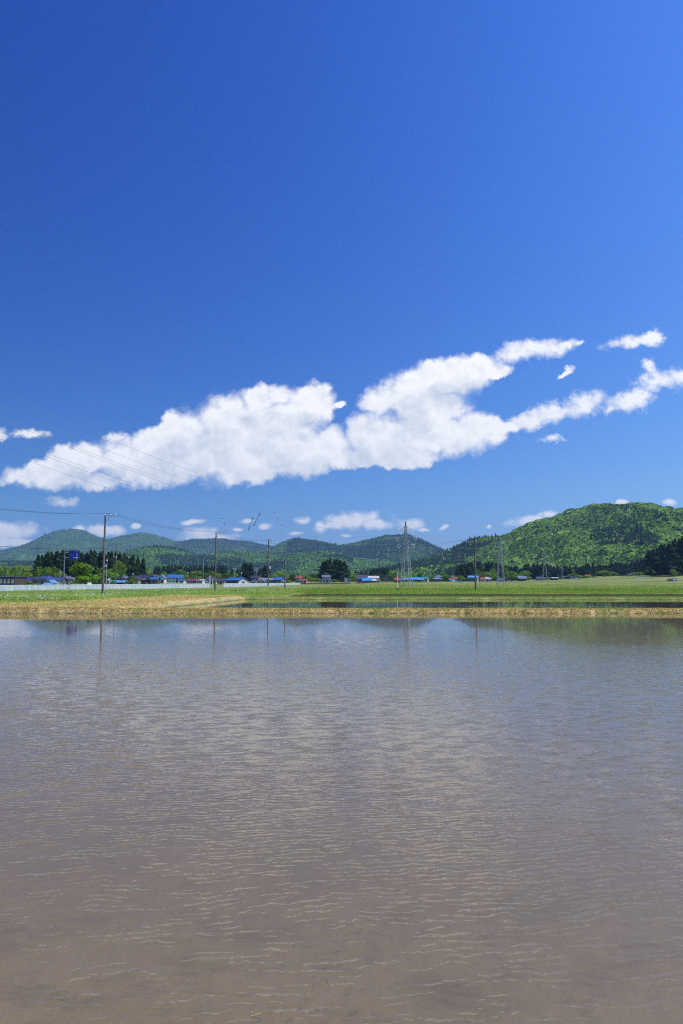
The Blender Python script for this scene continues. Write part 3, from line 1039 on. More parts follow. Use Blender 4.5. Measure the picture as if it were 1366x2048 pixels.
def ramp_top(pts):
    a = np.array(pts, float)
    return lambda px: float(np.interp(px, a[:, 0], a[:, 1]))


cedars(74, 142, 11, 330, ramp_top([(74, 1112), (85, 1107), (100, 1104), (130, 1103), (142, 1101)]), 'in the grove left of the blue road sign', 'cedars in the grove left of the road sign', 15)
cedars(148, 262, 15, 335, ramp_top([(148, 1106), (178, 1102), (195, 1104), (212, 1106), (226, 1102), (238, 1103), (250, 1110), (262, 1112)]), 'in the tall grove behind the round roadside tree', 'cedars behind the round roadside tree', 15)
cedars(266, 284, 3, 330, ramp_top([(266, 1109), (284, 1117)]), 'at the right end of the tall left grove', 'cedars closing the left grove', 12, jt=1)
cedars(309, 452, 30, 640, ramp_top([(309, 1133), (320, 1131), (400, 1131), (452, 1132)]), 'in the long low cedar row behind the blue-roofed white house', 'cedars in the long low row', 8, jt=2.0)
cedars(486, 502, 3, 420, 1124, 'in the dark pair-like clump behind the long blue-roofed barn', 'cedars behind the blue-roofed barn', 12, jt=2, depth=.02)
cedars(518, 536, 4, 470, ramp_top([(518, 1136), (536, 1130)]), 'just left of the transformer pole', 'cedars left of the transformer pole', 9, jt=2)
cedars(462, 474, 2, 500, 1138, 'beside the twin-lamp pole', 'cedars beside the twin-lamp pole', 9, jt=1)
cedars(648, 688, 7, 420, ramp_top([(648, 1123), (668, 1119), (680, 1119), (688, 1124)]), 'in the round free-standing grove behind the two-storey house', 'cedars in the round free-standing grove', 15, jt=2)
cedars(744, 776, 7, 560, ramp_top([(744, 1138), (766, 1135), (776, 1137)]), 'in the small grove left of the big pylon', 'cedars left of the big pylon', 9, jt=1.5)
cedars(712, 730, 4, 650, 1143, 'in the low dark clump behind the dark-roofed house', 'cedars behind the dark-roofed house', 7, jt=1.5)
cedars(916, 946, 8, 540, ramp_top([(916, 1131), (935, 1126), (946, 1126)]), 'in the dark stand left of the bare concrete pole', 'cedars left of the bare pole', 10, jt=2)
cedars(956, 1000, 7, 620, ramp_top([(956, 1126), (1000, 1124)]), 'in the dark stand between the bare pole and the second pylon', 'cedars between bare pole and second pylon', 11, jt=3)
cedars(1012, 1092, 15, 600, ramp_top([(1012, 1132), (1040, 1134), (1070, 1127), (1092, 1130)]), 'in the wood edge between second and third pylon', 'cedars between second and third pylon', 10, jt=4)
cedars(1096, 1180, 14, 620, ramp_top([(1096, 1128), (1130, 1134), (1180, 1128)]), 'in the wood edge right of the third pylon', 'cedars right of the third pylon', 10, jt=4)
cedars(1186, 1296, 18, 640, ramp_top([(1186, 1128), (1215, 1128), (1240, 1127), (1258, 1122), (1296, 1118)]), 'at the foot of the big hill right of the red-roofed house', 'cedars at the foot of the big hill', 10, jt=4)
cedars(1300, 1440, 26, 470, ramp_top([(1300, 1103), (1318, 1096), (1337, 1086), (1350, 1086), (1360, 1075), (1440, 1062)]), 'in the tall black-green wood at the right edge', 'cedars in the tall wood at the right edge', 16, jt=4, depth=.08)

# broad-leaved trees: x, top, bottom, width (photo pixels), distance, kind, label
BL = [(170, 1125, 1173, 53, 205, 'big', 'big round bright green tree just behind the white fence'),
      (207, 1136, 1172, 44, 215, 'mid', 'smooth green tree behind the tall pole beside the round tree'),
      (240, 1120, 1165, 38, 300, 'mid', 'full green tree in front of the cedars behind the thin pole'),
      (258, 1126, 1165, 22, 310, 'dark', 'dull green tree half hidden among the cedars'),
      (8, 1131, 1168, 30, 300, 'bright', 'leafy tree behind the long dark hall at the left edge'),
      (26, 1133, 1168, 26, 310, 'mid', 'green tree behind the right end of the dark hall'),
      (42, 1128, 1168, 34, 340, 'yellow', 'loose yellowish tree behind the purple-roofed house'),
      (58, 1130, 1168, 28, 345, 'yellow', 'pale airy tree left of the first cedar grove'),
      (56, 1144, 1166, 24, 290, 'bright', 'bright bushy tree above the purple roof'),
      (76, 1132, 1166, 24, 310, 'mid', 'tree at the left foot of the first cedar grove'),
      (92, 1134, 1166, 28, 300, 'mid', 'rounded tree behind the blue hip-roofed barn'),
      (112, 1134, 1166, 32, 305, 'mid', 'leafy tree left of the road sign post'),
      (102, 1147, 1160, 16, 285, 'red', 'dark red-leaved tree behind the blue barn roof'),
      (124, 1142, 1166, 20, 290, 'yellow', 'light tree at the foot of the road sign post'),
      (150, 1158, 1174, 18, 200, 'bright', 'low spreading bush at the left foot of the round tree'),
      (58, 1162, 1173, 26, 215, 'yellow', 'broad garden shrub in front of the small blue roof'),
      (290, 1140, 1162, 40, 420, 'bright', 'bright yellow-green tree between grove and white house'),
      (328, 1143, 1160, 16, 400, 'bright', 'small bright tree behind the white gable'),
      (362, 1138, 1164, 34, 420, 'mid', 'leafy tree right of the big blue roof'),
      (388, 1141, 1164, 36, 430, 'mid', 'leafy tree behind the maroon roof'),
      (340, 1146, 1166, 16, 430, 'dark', 'dark tree hidden behind the blue-roofed white house'),
      (420, 1142, 1166, 38, 430, 'mid', 'tree behind the grey hip-roofed farmhouse'),
      (434, 1146, 1166, 26, 440, 'bright', 'tree just right of the second tall pole'),
      (452, 1145, 1167, 32, 400, 'dark', 'dark bushy tree left of the blue-roofed barn'),
      (468, 1146, 1166, 20, 420, 'bright', 'tree behind the left end of the blue-roofed barn'),
      (264, 1157, 1173, 15, 225, 'mid', 'garden tree beside the striped snow pole'),
      (262, 1152, 1165, 20, 260, 'dark', 'dark clipped garden tree before the beige house'),
      (546, 1146, 1165, 16, 420, 'mid', 'tree behind the transformer pole'),
      (560, 1143, 1162, 24, 430, 'bright', 'round bright tree behind the small blue roof'),
      (584, 1148, 1168, 18, 330, 'dark', 'pointed dark tree right of the plain pole'),
      (577, 1160, 1170, 13, 300, 'bright', 'low round shrub at the end of the white fence'),
      (605, 1146, 1162, 34, 470, 'mid', 'green tree behind the red-roofed house'),
      (628, 1147, 1163, 30, 480, 'dark', 'dull green tree right of the red-roofed house'),
      (622, 1155, 1168, 20, 400, 'bright', 'garden tree left of the two-storey house'),
      (634, 1156, 1168, 20, 400, 'yellow', 'light shrub beside the two-storey house'),
      (666, 1158, 1166, 18, 380, 'mid', 'bush at the foot of the round grove'),
      (684, 1156, 1166, 14, 380, 'red', 'reddish garden tree left of the grey shed'),
      (700, 1148, 1166, 28, 500, 'mid', 'leafy tree right of the round grove'),
      (708, 1146, 1166, 22, 520, 'bright', 'bright tree left of the dark-roofed house'),
      (759, 1147, 1163, 26, 470, 'dark', 'dome-shaped dark tree behind the white sheds'),
      (781, 1141, 1163, 14, 480, 'bright', 'slim bright tree left of the thin white mast'),
      (780, 1150, 1164, 22, 440, 'dark', 'dark tree behind the thin white mast'),
      (793, 1140, 1160, 18, 560, 'mid', 'round tree left of the pylon legs'),
      (826, 1144, 1162, 16, 520, 'bright', 'bright tree seen right of the pylon legs'),
      (840, 1146, 1162, 16, 530, 'dark', 'dark tree behind the long bright blue roof'),
      (852, 1147, 1162, 14, 520, 'mid', 'round tree above the teal roof'),
      (862, 1150, 1163, 16, 500, 'yellow', 'light shrub beside the teal roof'),
      (880, 1143, 1162, 28, 520, 'mid', 'tree behind the grey two-tier roof'),
      (896, 1151, 1164, 20, 480, 'dark', 'dark shrub between grey and red roofs'),
      (922, 1151, 1164, 20, 490, 'mid', 'loose shrub at the foot of the dark cedars'),
      (958, 1140, 1163, 22, 560, 'mid', 'tree just right of the bare concrete pole'),
      (974, 1142, 1162, 26, 560, 'bright', 'bright round tree above the silver roof'),
      (984, 1136, 1162, 16, 580, 'mid', 'tree between silver roof and second pylon'),
      (991, 1145, 1163, 16, 550, 'bright', 'bright shrubby tree left of the second pylon'),
      (1012, 1133, 1162, 12, 560, 'bright', 'tree just right of the second pylon'),
      (1026, 1142, 1162, 30, 550, 'mid', 'spreading tree right of the second pylon'),
      (1048, 1142, 1160, 28, 560, 'bright', 'bright tree above the grey two-storey house'),
      (1098, 1154, 1163, 16, 520, 'mid', 'round shrub right of the third pylon'),
      (1118, 1150, 1162, 14, 540, 'dark', 'dark tree beside the fourth pylon'),
      (1136, 1132, 1158, 22, 600, 'bright', 'tall bright tree right of the fourth pylon'),
      (1148, 1147, 1162, 34, 540, 'mid', 'broad tree right of the grey gabled house'),
      (1172, 1150, 1162, 20, 500, 'bright', 'round garden tree left of the red gable roof'),
      (1188, 1153, 1161, 10, 520, 'yellow', 'small shrub right of the red gable roof'),
      (1208, 1140, 1158, 34, 560, 'mid', 'broad domed tree in front of the cedars on the right'),
      (1225, 1143, 1158, 26, 565, 'mid', 'right half of the twin domed trees'),
      (1246, 1150, 1158, 22, 540, 'mid', 'low bush left of the small grey shed'),
      (1280, 1143, 1155, 30, 520, 'bright', 'broad bright bush right of the small grey shed'),
      (1300, 1132, 1153, 18, 455, 'mid', 'light green tree at the left foot of the black-green wood'),
      (1348, 1138, 1152, 14, 430, 'bright', 'small bright tree standing out of the black-green wood')]
for (px, top, bot, w, Y, kind, lab) in BL:
    x = X(px, Y)
    b = base_z(x, Y)
    zt = Z(top, Y)
    ww = w / F * Y / 0.74
    tree('shrub' if zt - b < 3.2 else 'broadleaf_tree', BRD[kind][rng.integers(0, len(BRD[kind]))], (x, Y, b), ww, (zt - b) / 0.95, lab, 'shrub' if zt - b < 3.2 else 'tree', 'garden trees and shrubs of the village')

# a continuous band of low scrub behind the village closes the gaps at the foot of the hills
r = np.random.default_rng(77)
n = 2600
xx = r.uniform(-480, 620, n)
yy = 700 + r.uniform(-20, 60, n) + 0.05 * np.abs(xx)
hh = r.uniform(3.0, 7.5, n)
cc = DECID[r.integers(0, len(DECID), n)] * r.uniform(.6, 1.1, (n, 1))
T = [lump(2, 900 + q) for q in range(4)]
Vs, Fs_, Cs = scatter(T, np.stack([xx, yy, gz(xx, yy) + hh * .35], -1), np.stack([hh * .6, hh * .55], -1), r.uniform(0, 6.28, n), cc, r.integers(0, 4, n))
tag(link('scrub', np_mesh('scrub', Vs, Fs_, canopy, Cs)), 'belt of low leafy scrub behind the village at the foot of the hills', 'scrub', kind='stuff')


# ------------------------------------------------------------------ grass, straw, seedlings, flowers
def blades(x, y, h, w, lean, col, r, zoff=0.0):
    n = len(x)
    z = gz(x, y) + zoff
    a = r.uniform(0, 3.1416, n)
    dx, dy_ = np.cos(a) * w * .5, np.sin(a) * w * .5
    b = r.uniform(0, 6.283, n)
    lx, ly = np.cos(b) * lean, np.sin(b) * lean
    V = np.stack([np.stack([x - dx, y - dy_, z], -1), np.stack([x + dx, y + dy_, z], -1), np.stack([x + lx, y + ly, z + h], -1)], 1).reshape(-1, 3)
    return V, np.arange(n * 3).reshape(n, 3), np.repeat(col, 3, 0)


def pal(cols, r, n, v=.25):
    c = np.array(cols)[r.integers(0, len(cols), n)]
    return c * r.uniform(1 - v, 1 + v, (n, 1))


grassm = tint_leaf('grass_blades', transl=0.3)
strawm = tint_leaf('straw_blades', transl=0.15)
STRAW = [(0.72, 0.55, 0.25), (0.65, 0.48, 0.20), (0.78, 0.62, 0.31), (0.52, 0.38, 0.16), (0.46, 0.41, 0.14)]
GREEN = [(0.270, 0.400, 0.062), (0.320, 0.450, 0.070), (0.220, 0.345, 0.056), (0.370, 0.430, 0.100), (0.42, 0.41, 0.17)]


def cover(name, label, mat, x, y, h, w, lean, col, r, zoff=0.0):
    V, Fc, C = blades(x, y, h, w, lean, col, r, zoff)
    return tag(link(name, np_mesh(name, V, Fc, mat, C)), label, 'grass', kind='stuff')


r = np.random.default_rng(5)
# straw on the bund between the paddies
n = 80000
x = r.uniform(-38, 40, n)
y = 49.75 + r.beta(1.2, 1.6, n) * 1.85
k = (gz(x, y) > -0.01)
x, y = x[k], y[k]
n = len(x)
tuft = fbm(x * 1.3, y * 1.3, 8, 3)
h = r.uniform(.03, .10, n) * (0.5 + 1.1 * tuft)
col = pal(STRAW, r, n)
gr = (r.uniform(0, 1, n) < (0.16 + 0.75 * sm(.16, .02, gz(x, y)) * .9 + .5 * sm(.55, .7, fbm(x * .4, y * .4, 17, 2))))
col[gr] = pal(GREEN[:4], r, gr.sum())
cover('straw', 'mown yellow straw lying on the low bund between the two paddies', strawm, x, y, h, r.uniform(.02, .05, n), r.uniform(.04, .22, n), col, r)
# straw on the left bank and along the second paddy
n = 110000
x = np.concatenate([r.uniform(-46, -8, n // 2), r.uniform(-34, -8, n // 2)])
y = np.concatenate([r.uniform(50, 62, n // 2), r.uniform(52, 94, n // 2)])
s_ = straw_mask(x, y)
k = (r.uniform(0, 1, n) < s_ * 1.0) & (gz(x, y) > 0.05)
x, y = x[k], y[k]
n = len(x)
col = pal(STRAW, r, n)
gr = r.uniform(0, 1, n) < .05 + .6 * sm(.52, .70, fbm(x * .35, y * .35, 27, 3))
col[gr] = pal(GREEN, r, gr.sum())
cover('straw', 'dry cut straw covering the bank left of the second paddy', strawm, x, y, r.uniform(.04, .13, n), r.uniform(.03, .07, n), r.uniform(.05, .25, n), col, r)
# green meadow on the left
n = 150000
y = 55 + (150 - 55) * r.uniform(0, 1, n) ** 1.4
x = r.uniform(-.62, .0, n) * y - 2
k = (straw_mask(x, y) < .4) & ((x < xl(y) - 8) | (y > 88)) & (x < -6 + .6 * (y - 120) * (y > 120)) | ((y > 91) & (x < -6.5))
x, y = x[k], y[k]
n = len(x)
tall = sm(58, 66, y + 0.3 * (x + 28)) * (.5 + .9 * fbm(x * .2, y * .2, 19, 3))
h = (.08 + .30 * tall * r.uniform(.5, 1.1, n)) * (1 - .55 * sm(-24, -14, x) * (y < 120))
col = pal(GREEN, r, n) * (.82 + .9 * fbm(x * .22, y * .15, 29, 4))[:, None]
cover('grass', 'tall bright green meadow grass in front of the white fence', grassm, x, y, h, r.uniform(.05, .11, n), r.uniform(.03, .16, n), col, r)
# grassy bank across the middle and right
n = 90000
y = r.uniform(105.8, 128, n)
x = r.uniform(-8, 82, n)
h = r.uniform(.05, .20, n) * (.5 + .9 * fbm(x * .25, y * .25, 39, 3))
col = pal(GREEN[:4] + GREEN[:3], r, n) * (.75 + .5 * fbm(x * .12, y * .2, 49, 3))[:, None]
cover('grass', 'rough green grass on the bank behind the planted paddy', grassm, x, y, h, r.uniform(.06, .12, n), r.uniform(.03, .15, n), col, r)
# edge of the second paddy
n = 26000
y = r.uniform(86.9, 89.6, n)
x = r.uniform(-14, 66, n)
k = gz(x, y) > .1
x, y = x[k], y[k]
n = len(x)
col = pal(STRAW[:3] + GREEN[:3], r, n)
cover('grass', 'yellowing grass on the narrow bund before the planted paddy', grassm, x, y, r.uniform(.05, .12, n), r.uniform(.04, .08, n), r.uniform(.03, .15, n), col, r)
# field bunds beyond
n = 80000
kk = r.integers(0, len(FIELD_BUNDS), n)
x = r.uniform(-30, 190, n)
wob = (fbm(x * 0.03, x * 0 + 2.5, 31, 3) - 0.5) * 5
y = np.array(FIELD_BUNDS)[kk] + wob * (1 + kk * 0.4) + 0.02 * x + r.normal(0, .8, n)
k = (np.abs(x / y) < .56) & (x > -9)
x, y, kk = x[k], y[k], kk[k]
n = len(x)
col = pal(GREEN[:4] + STRAW[:1], r, n) * (.7 + .6 * fbm(x * .08, y * .1, 59, 3))[:, None]
dryb = r.uniform(0, 1, n) < np.array([.75, .1, .6, .15, .5, .1, .45, .2])[kk] * sm(.35, .6, fbm(x * .03, kk * 3.1, 63, 3)) * 1.2
col[dryb] = pal([(0.42, 0.33, 0.17), (0.34, 0.27, 0.12), (0.22, 0.18, 0.09)], r, dryb.sum())
cover('grass', 'green grass growing on the field bunds before the village', grassm, x, y, r.uniform(.06, .24, n), r.uniform(.1, .2, n), r.uniform(.03, .2, n), col, r)
# rows of young rice
xs_ = np.arange(-6.8, 62, .26)
ysr = np.arange(89.9, 105.1, .30)
A, B = np.meshgrid(xs_, ysr)
A, B = A.ravel(), B.ravel()
kq = A / B < .55
A, B = A[kq], B[kq]
A = np.repeat(A, 3) + r.normal(0, .03, len(A) * 3)
B = np.repeat(B, 3) + r.normal(0, .03, len(B) * 3)
n = len(A)
V, Fc, C = blades(A, B, r.uniform(.14, .20, n), r.uniform(.03, .05, n), r.uniform(.02, .08, n), pal([(0.17, 0.27, 0.06), (0.20, 0.30, 0.08)], r, n), r)
V[:, 2] = np.where(np.arange(len(V)) % 3 == 2, V[:, 2] + .06, np.maximum(V[:, 2], .17))
tag(link('rice_seedlings', np_mesh('rice_seedlings', V, Fc, grassm, C)), 'rows of young rice standing in the flooded paddy', 'rice', kind='stuff')
# white wild flowers in the meadow
n = 6500
y = 62 + 80 * r.uniform(0, 1, n) ** 1.2
x = r.uniform(-.58, -.02, n) * y
k = (straw_mask(x, y) < .3) & (x < xl(y) - 8) & (fbm(x * .16, y * .10, 69, 4) > .54) | ((y > 95) & (x < -8) & (fbm(x * .2, y * .1, 73, 3) > .57))
x, y = x[k], y[k]
n = len(x)
P = np.stack([x, y, gz(x, y) + r.uniform(.20, .42, n)], -1)
N = np.stack([r.normal(0, .4, n), -0.7 + r.normal(0, .3, n), np.full(n, .8)], -1)
N /= np.linalg.norm(N, axis=1, keepdims=True)
V, Fc = quads(P, N, r.uniform(.03, .085, n), r, .8)
tag(link('wildflowers', np_mesh('wildflowers', V, Fc, grassm, np.full((len(V), 3), .62))), 'small white wild flowers scattered through the meadow', 'flowers', kind='stuff')

# straw and stubble lying in the shallows in front, some of it floating
n = 3000
y = 3.2 + 4.5 * r.uniform(0, 1, n) ** 2.2
x = r.uniform(-.62, .62, n) * y
k = (fbm(x * 1.1, y * 2.2, 79, 4) + .12 * sm(5.5, 3.4, y)) > .66
x, y = x[k], y[k]
n = len(x)
a = r.normal(0.15, .7, n)
L = r.uniform(.006, .034, n) * r.uniform(.6, 1.2, n)
wd = r.uniform(.0006, .0015, n)
fl = r.uniform(0, 1, n) < .035
zz = np.where(fl, .003, gz(x, y) + .012)
d = np.stack([np.cos(a), np.sin(a), np.zeros(n)], -1) * L[:, None]
e = np.stack([-np.sin(a), np.cos(a), np.zeros(n)], -1) * wd[:, None]
P = np.stack([x, y, zz], -1)
up = np.array([0, 0, .0025])
V = np.stack([P - d - e, P + d - e, P + d + e, P - d + e, P - d * .9 + up, P + d * .9 + up], 1).reshape(-1, 3)
q = np.array([(0, 1, 5, 4), (3, 4, 5, 2), (0, 4, 3, 3), (1, 2, 5, 5)])[:2]
Fc = (q[None] + (np.arange(n) * 6)[:, None, None]).reshape(-1, 4)
dead = pal([(0.15, 0.115, 0.085), (0.19, 0.145, 0.10), (0.12, 0.095, 0.07), (0.33, 0.25, 0.14)], r, n)
dead[fl] = pal([(0.42, 0.31, 0.15), (0.30, 0.21, 0.11)], r, fl.sum())
tag(link('stubble', np_mesh('stubble', V, Fc, strawm, np.repeat(dead, 6, 0))), 'bits of old straw and stubble lying in the shallow water', 'stubble', kind='stuff')
# ------------------------------------------------------------------ houses
def rgb(h):
    h = h.lstrip('#')
    c = [int(h[i:i + 2], 16) / 255 for i in (0, 2, 4)]
    return tuple(((v + .055) / 1.055) ** 2.4 if v > .04045 else v / 12.92 for v in c)


WALLC = {k: paint('wall_' + k, c, .85, .10, .7) for k, c in {
    'white': (.72, .71, .68), 'cream': (.58, .52, .40), 'beige': (.42, .36, .27), 'grey': (.30, .30, .30), 'darkgrey': (.085, .085, .09), 'brown': (.085, .062, .048),
    'darkwood': (.045, .036, .032), 'blue': (.12, .17, .30), 'lightblue': (.20, .42, .62), 'palegrey': (.46, .46, .47), 'slate': (.15, .16, .19), 'tan': (.33, .24, .16)}.items()}
ROOFC = {k: ribbed('roof_' + k, c) for k, c in {
    'blue': (.045, .16, .43), 'navy': (.045, .075, .20), 'cyan': (.05, .33, .72), 'lightblue': (.16, .36, .58), 'grey': (.17, .185, .21), 'darkgrey': (.065, .066, .075),
    'violet': (.085, .080, .125), 'maroon': (.165, .062, .068), 'purple': (.11, .065, .085), 'red': (.42, .085, .065), 'rust': (.30, .13, .09), 'silver': (.46, .46, .47),
    'white': (.68, .68, .67), 'teal': (.06, .28, .27), 'turquoise': (.14, .42, .46), 'blackblue': (.045, .055, .085), 'steel': (.21, .25, .34), 'brown': (.12, .095, .085)}.items()}
GLASS, t, out = new_mat('window_glass')
p = t.n('ShaderNodeBsdfPrincipled', {'Base Color': (.035, .045, .055, 1), 'Roughness': .08})
t.t.links.new(p.outputs[0], out.inputs[0])
PGLASS = paint('frosted_window', (.42, .56, .50), .3, .08)
FRAME = paint('window_frame', (.55, .55, .54), .5, .05)
DOORM = paint('door_panel', (.16, .12, .09), .6, .1)


def hwin(parent, x0, x1, z0, z1, yf, glass=None, ax=0, sgn=-1):
    """a window on the wall plane y=yf (ax 0) or x=yf (ax 1): frame, pane as its sub-part"""
    def bx(mb, a0, a1, b0, b1, d0, d1, m):
        lo, hi = sorted((yf + sgn * d0, yf + sgn * d1))
        if ax == 0:
            mb.box(a0, a1, lo, hi, b0, b1, m)
        else:
            mb.box(lo, hi, a0, a1, b0, b1, m)
    f = MB()
    t_ = .07
    for (a0, a1, b0, b1) in ((x0, x1, z1 - t_, z1), (x0, x1, z0, z0 + t_), (x0, x0 + t_, z0 + t_, z1 - t_), (x1 - t_, x1, z0 + t_, z1 - t_), ((x0 + x1) / 2 - .03, (x0 + x1) / 2 + .03, z0 + t_, z1 - t_)):
        bx(f, a0, a1, b0, b1, 0.0, .07, FRAME)
    fo = f.build('window', parent)
    g = MB()
    bx(g, x0 + t_, x1 - t_, z0 + t_, z1 - t_, .005, .03, glass or GLASS)
    g.build('pane', fo)


def house(label, px0, px1, pye, pyr, Y, wall, roof, style='E', yaw=0.0, depth=None, wins=3, storeys=1, over=.5, gable=None, door=True, lean=None, win_glass=None, cat='house', name='house'):
    """px0..px1: wall in the photo, pye: eave row, pyr: ridge row.  style E eaves to viewer, G gable to viewer, H hipped, F flat"""
    pc = (px0 + px1) / 2
    x = X(pc, Y)
    zg = min(gz1(x, Y), gz1(X(px0, Y), Y), gz1(X(px1, Y), Y)) - .15
    w = (px1 - px0) / F * Y
    he, hr = Z(pye, Y) - zg, Z(pyr, Y) - zg
    he = max(he, 1.6)
    hr = max(hr, he + .35)
    d = depth or max(5.0, min(9.0, w * .8))
    wm_, rm = WALLC[wall], ROOFC[roof]
    rt = empty(name, (x, Y + d / 2, zg), label, cat, 'houses and sheds of the village', R(yaw))
    W2, D2 = w / 2, d / 2
    wb = MB()
    rb = MB()
    o = over
    if style == 'E':
        wb.prism([(-D2, -.3), (D2, -.3), (D2, he), (0, hr - .12), (-D2, he)], -W2, W2, WALLC[gable] if gable else wm_)
        if gable:
            wb = MB()
            wb.prism([(-D2, -.3), (D2, -.3), (D2, he), (0, hr - .12), (-D2, he)], -W2, W2, wm_)
        s = (hr - he) / D2
        ye, ze = D2 + o, he - s * o
        for sg in (-1, 1):
            rb.hexa([(-W2 - o, sg * ye, ze), (W2 + o, sg * ye, ze), (W2 + o, 0, hr), (-W2 - o, 0, hr), (-W2 - o, sg * ye, ze + .16), (W2 + o, sg * ye, ze + .16), (W2 + o, 0, hr + .16), (-W2 - o, 0, hr + .16)], rm)
        rb.box(-W2 - o, W2 + o, -.14, .14, hr + .15, hr + .30, rm)
    elif style == 'G':
        wb.prism([(-W2, -.3), (W2, -.3), (W2, he), (0, hr - .12), (-W2, he)], -D2, D2, wm_, axis=1)
        s = (hr - he) / W2
        xe, ze = W2 + o * .7, he - s * o * .7
        for sg in (-1, 1):
            rb.hexa([(sg * xe, -D2 - o, ze), (0, -D2 - o, hr), (0, D2 + o, hr), (sg * xe, D2 + o, ze), (sg * xe, -D2 - o, ze + .16), (0, -D2 - o, hr + .16), (0, D2 + o, hr + .16), (sg * xe, D2 + o, ze + .16)], rm)
    elif style == 'H':
        wb.box(-W2, W2, -D2, D2, -.3, he, wm_)
        a, b = W2 + o, D2 + o
        ri = max(W2 - D2 * .75, W2 * .25)
        V = [(-a, -b, he - .12), (a, -b, he - .12), (a, b, he - .12), (-a, b, he - .12), (-a, -b, he + .04), (a, -b, he + .04), (a, b, he + .04), (-a, b, he + .04), (-ri, 0, hr), (ri, 0, hr)]
        rb.add(V, [(3, 2, 1, 0), (0, 1, 5, 4), (1, 2, 6, 5), (2, 3, 7, 6), (3, 0, 4, 7), (4, 5, 9, 8), (6, 7, 8, 9), (5, 6, 9), (7, 4, 8)], rm)
        rb.box(-ri, ri, -.15, .15, hr - .06, hr + .18, rm)
    else:
        wb.box(-W2, W2, -D2, D2, -.3, he, wm_)
        rb.hexa([(-W2 - o, -D2 - o, he + .02), (W2 + o, -D2 - o, he + .02), (W2 + o, D2 + o, he + .02), (-W2 - o, D2 + o, he + .02),
                 (-W2 - o, -D2 - o, hr - .25), (W2 + o, -D2 - o, hr - .25), (W2 + o, D2 + o, hr), (-W2 - o, D2 + o, hr)], rm)
    wo_ = wb.build('wall', rt)
    if style == 'E' and gable:
        # end walls clad in another material, 3 mm proud
        for sg in (-1, 1):
            g = MB()
            a0, a1 = sorted((sg * (W2 + .003), sg * (W2 + .03)))
            g.prism([(-D2, -.3), (D2, -.3), (D2, he - .05), (0, hr - .2), (-D2, he - .05)], a0, a1, WALLC[gable])
            g.build('gable_wall', rt)
            hwin(rt, -D2 * .35, D2 * .35, he * .45, he * .8, sg * (W2 + .03), ax=1, sgn=sg)
    rb.build('roof', rt)
    hst = he / storeys
    if wins:
        for st in range(storeys):
            z0 = st * hst + hst * .38
            z1 = st * hst + hst * .84
            for i in range(wins):
                c = -W2 + w * (i + .5) / wins
                if door and st == 0 and i == wins // 2:
                    continue
                ww = min(1.8, w / wins * .62)
                hwin(rt, c - ww / 2, c + ww / 2, z0, z1, -D2, win_glass)
    if door:
        c = -W2 + w * ((wins // 2) + .5) / max(wins, 1)
        db_ = MB().box(c - .55, c + .55, -D2 - .05, -D2 - .004, 0, min(2.1, he * .9), DOORM).build('door', rt)
        MB().box(c + .35, c + .42, -D2 - .10, -D2 - .055, .95, 1.1, FRAME).build('handle', db_)
    if lean:
        lw0, lw1, lz, lroof = lean
        lb = MB()
        lb.hexa([(lw0, -D2 - 2.4, lz - .5), (lw1, -D2 - 2.4, lz - .5), (lw1, -D2 - .01, lz + .25), (lw0, -D2 - .01, lz + .25), (lw0, -D2 - 2.4, lz - .38), (lw1, -D2 - 2.4, lz - .38), (lw1, -D2 - .01, lz + .37), (lw0, -D2 - .01, lz + .37)], ROOFC[lroof])
        lo = lb.build('porch_roof', rt)
        for xx_ in (lw0 + .2, lw1 - .2):
            MB().box(xx_ - .06, xx_ + .06, -D2 - 2.3, -D2 - 2.18, -.3, lz - .5, WALLC['darkwood']).build('post', lo)
    return rt


house('long dark grey hall with pale windows under a flat black roof at the left edge', -40, 29, 1154.5, 1152, 232, 'brown', 'darkgrey', 'F', wins=9, door=False, win_glass=PGLASS, depth=9, over=.3)
house('low house with purple-brown roof between dark hall and blue roofs', 31, 58, 1158, 1154, 262, 'beige', 'purple', 'E', wins=3)
house('small shed with flat-pitched blue roof before the purple-roofed house', 48, 64, 1162, 1157, 245, 'brown', 'navy', 'E', wins=1, door=False, cat='shed', name='shed')
house('grey barn with broad dark blue hipped roof behind the fence', 66, 99, 1159, 1151, 238, 'grey', 'navy', 'H', yaw=-12, wins=2, depth=8)
house('small cream gabled shed beside the blue hip-roofed barn', 93, 103, 1165, 1160.5, 222, 'cream', 'lightblue', 'G', wins=1, door=False, lean=(-1.2, 1.6, 1.3, 'lightblue'), cat='shed', name='shed', depth=4)
house('house with two stacked blue roofs left of the road sign post', 105, 122, 1161, 1155, 255, 'slate', 'navy', 'E', wins=2, lean=(-1.6, 1.6, 2.0, 'navy'))
house('pale house under grey ridged roof right of the road sign post', 118, 141, 1157.5, 1152, 268, 'slate', 'grey', 'H', wins=3, door=True)
house('small white house half hidden under the round tree', 158, 175, 1165, 1159, 275, 'white', 'grey', 'E', wins=2)
house('shed with turquoise roof seen right of the round tree', 183, 194, 1159, 1155, 300, 'brown', 'turquoise', 'E', wins=1, door=False, cat='shed', name='shed')
house('long low shed with light blue roof behind the thin pole', 221, 246, 1165, 1161.5, 228, 'darkwood', 'lightblue', 'E', wins=0, door=False, cat='shed', name='shed', depth=4)
house('house with wide grey-blue roof right of the thin pole', 230, 254, 1156.5, 1150, 300, 'brown', 'steel', 'H', wins=3)
house('beige-walled house under a dark grey roof beside the striped pole', 252, 277, 1158.5, 1150.5, 295, 'beige', 'darkgrey', 'H', wins=3)
house('two-storey dark timber house with pale balcony under black-blue roof', 277, 299, 1155, 1150, 300, 'darkwood', 'blackblue', 'E', yaw=-10, wins=3, storeys=2, lean=(-1, 2, 2.6, 'grey'))
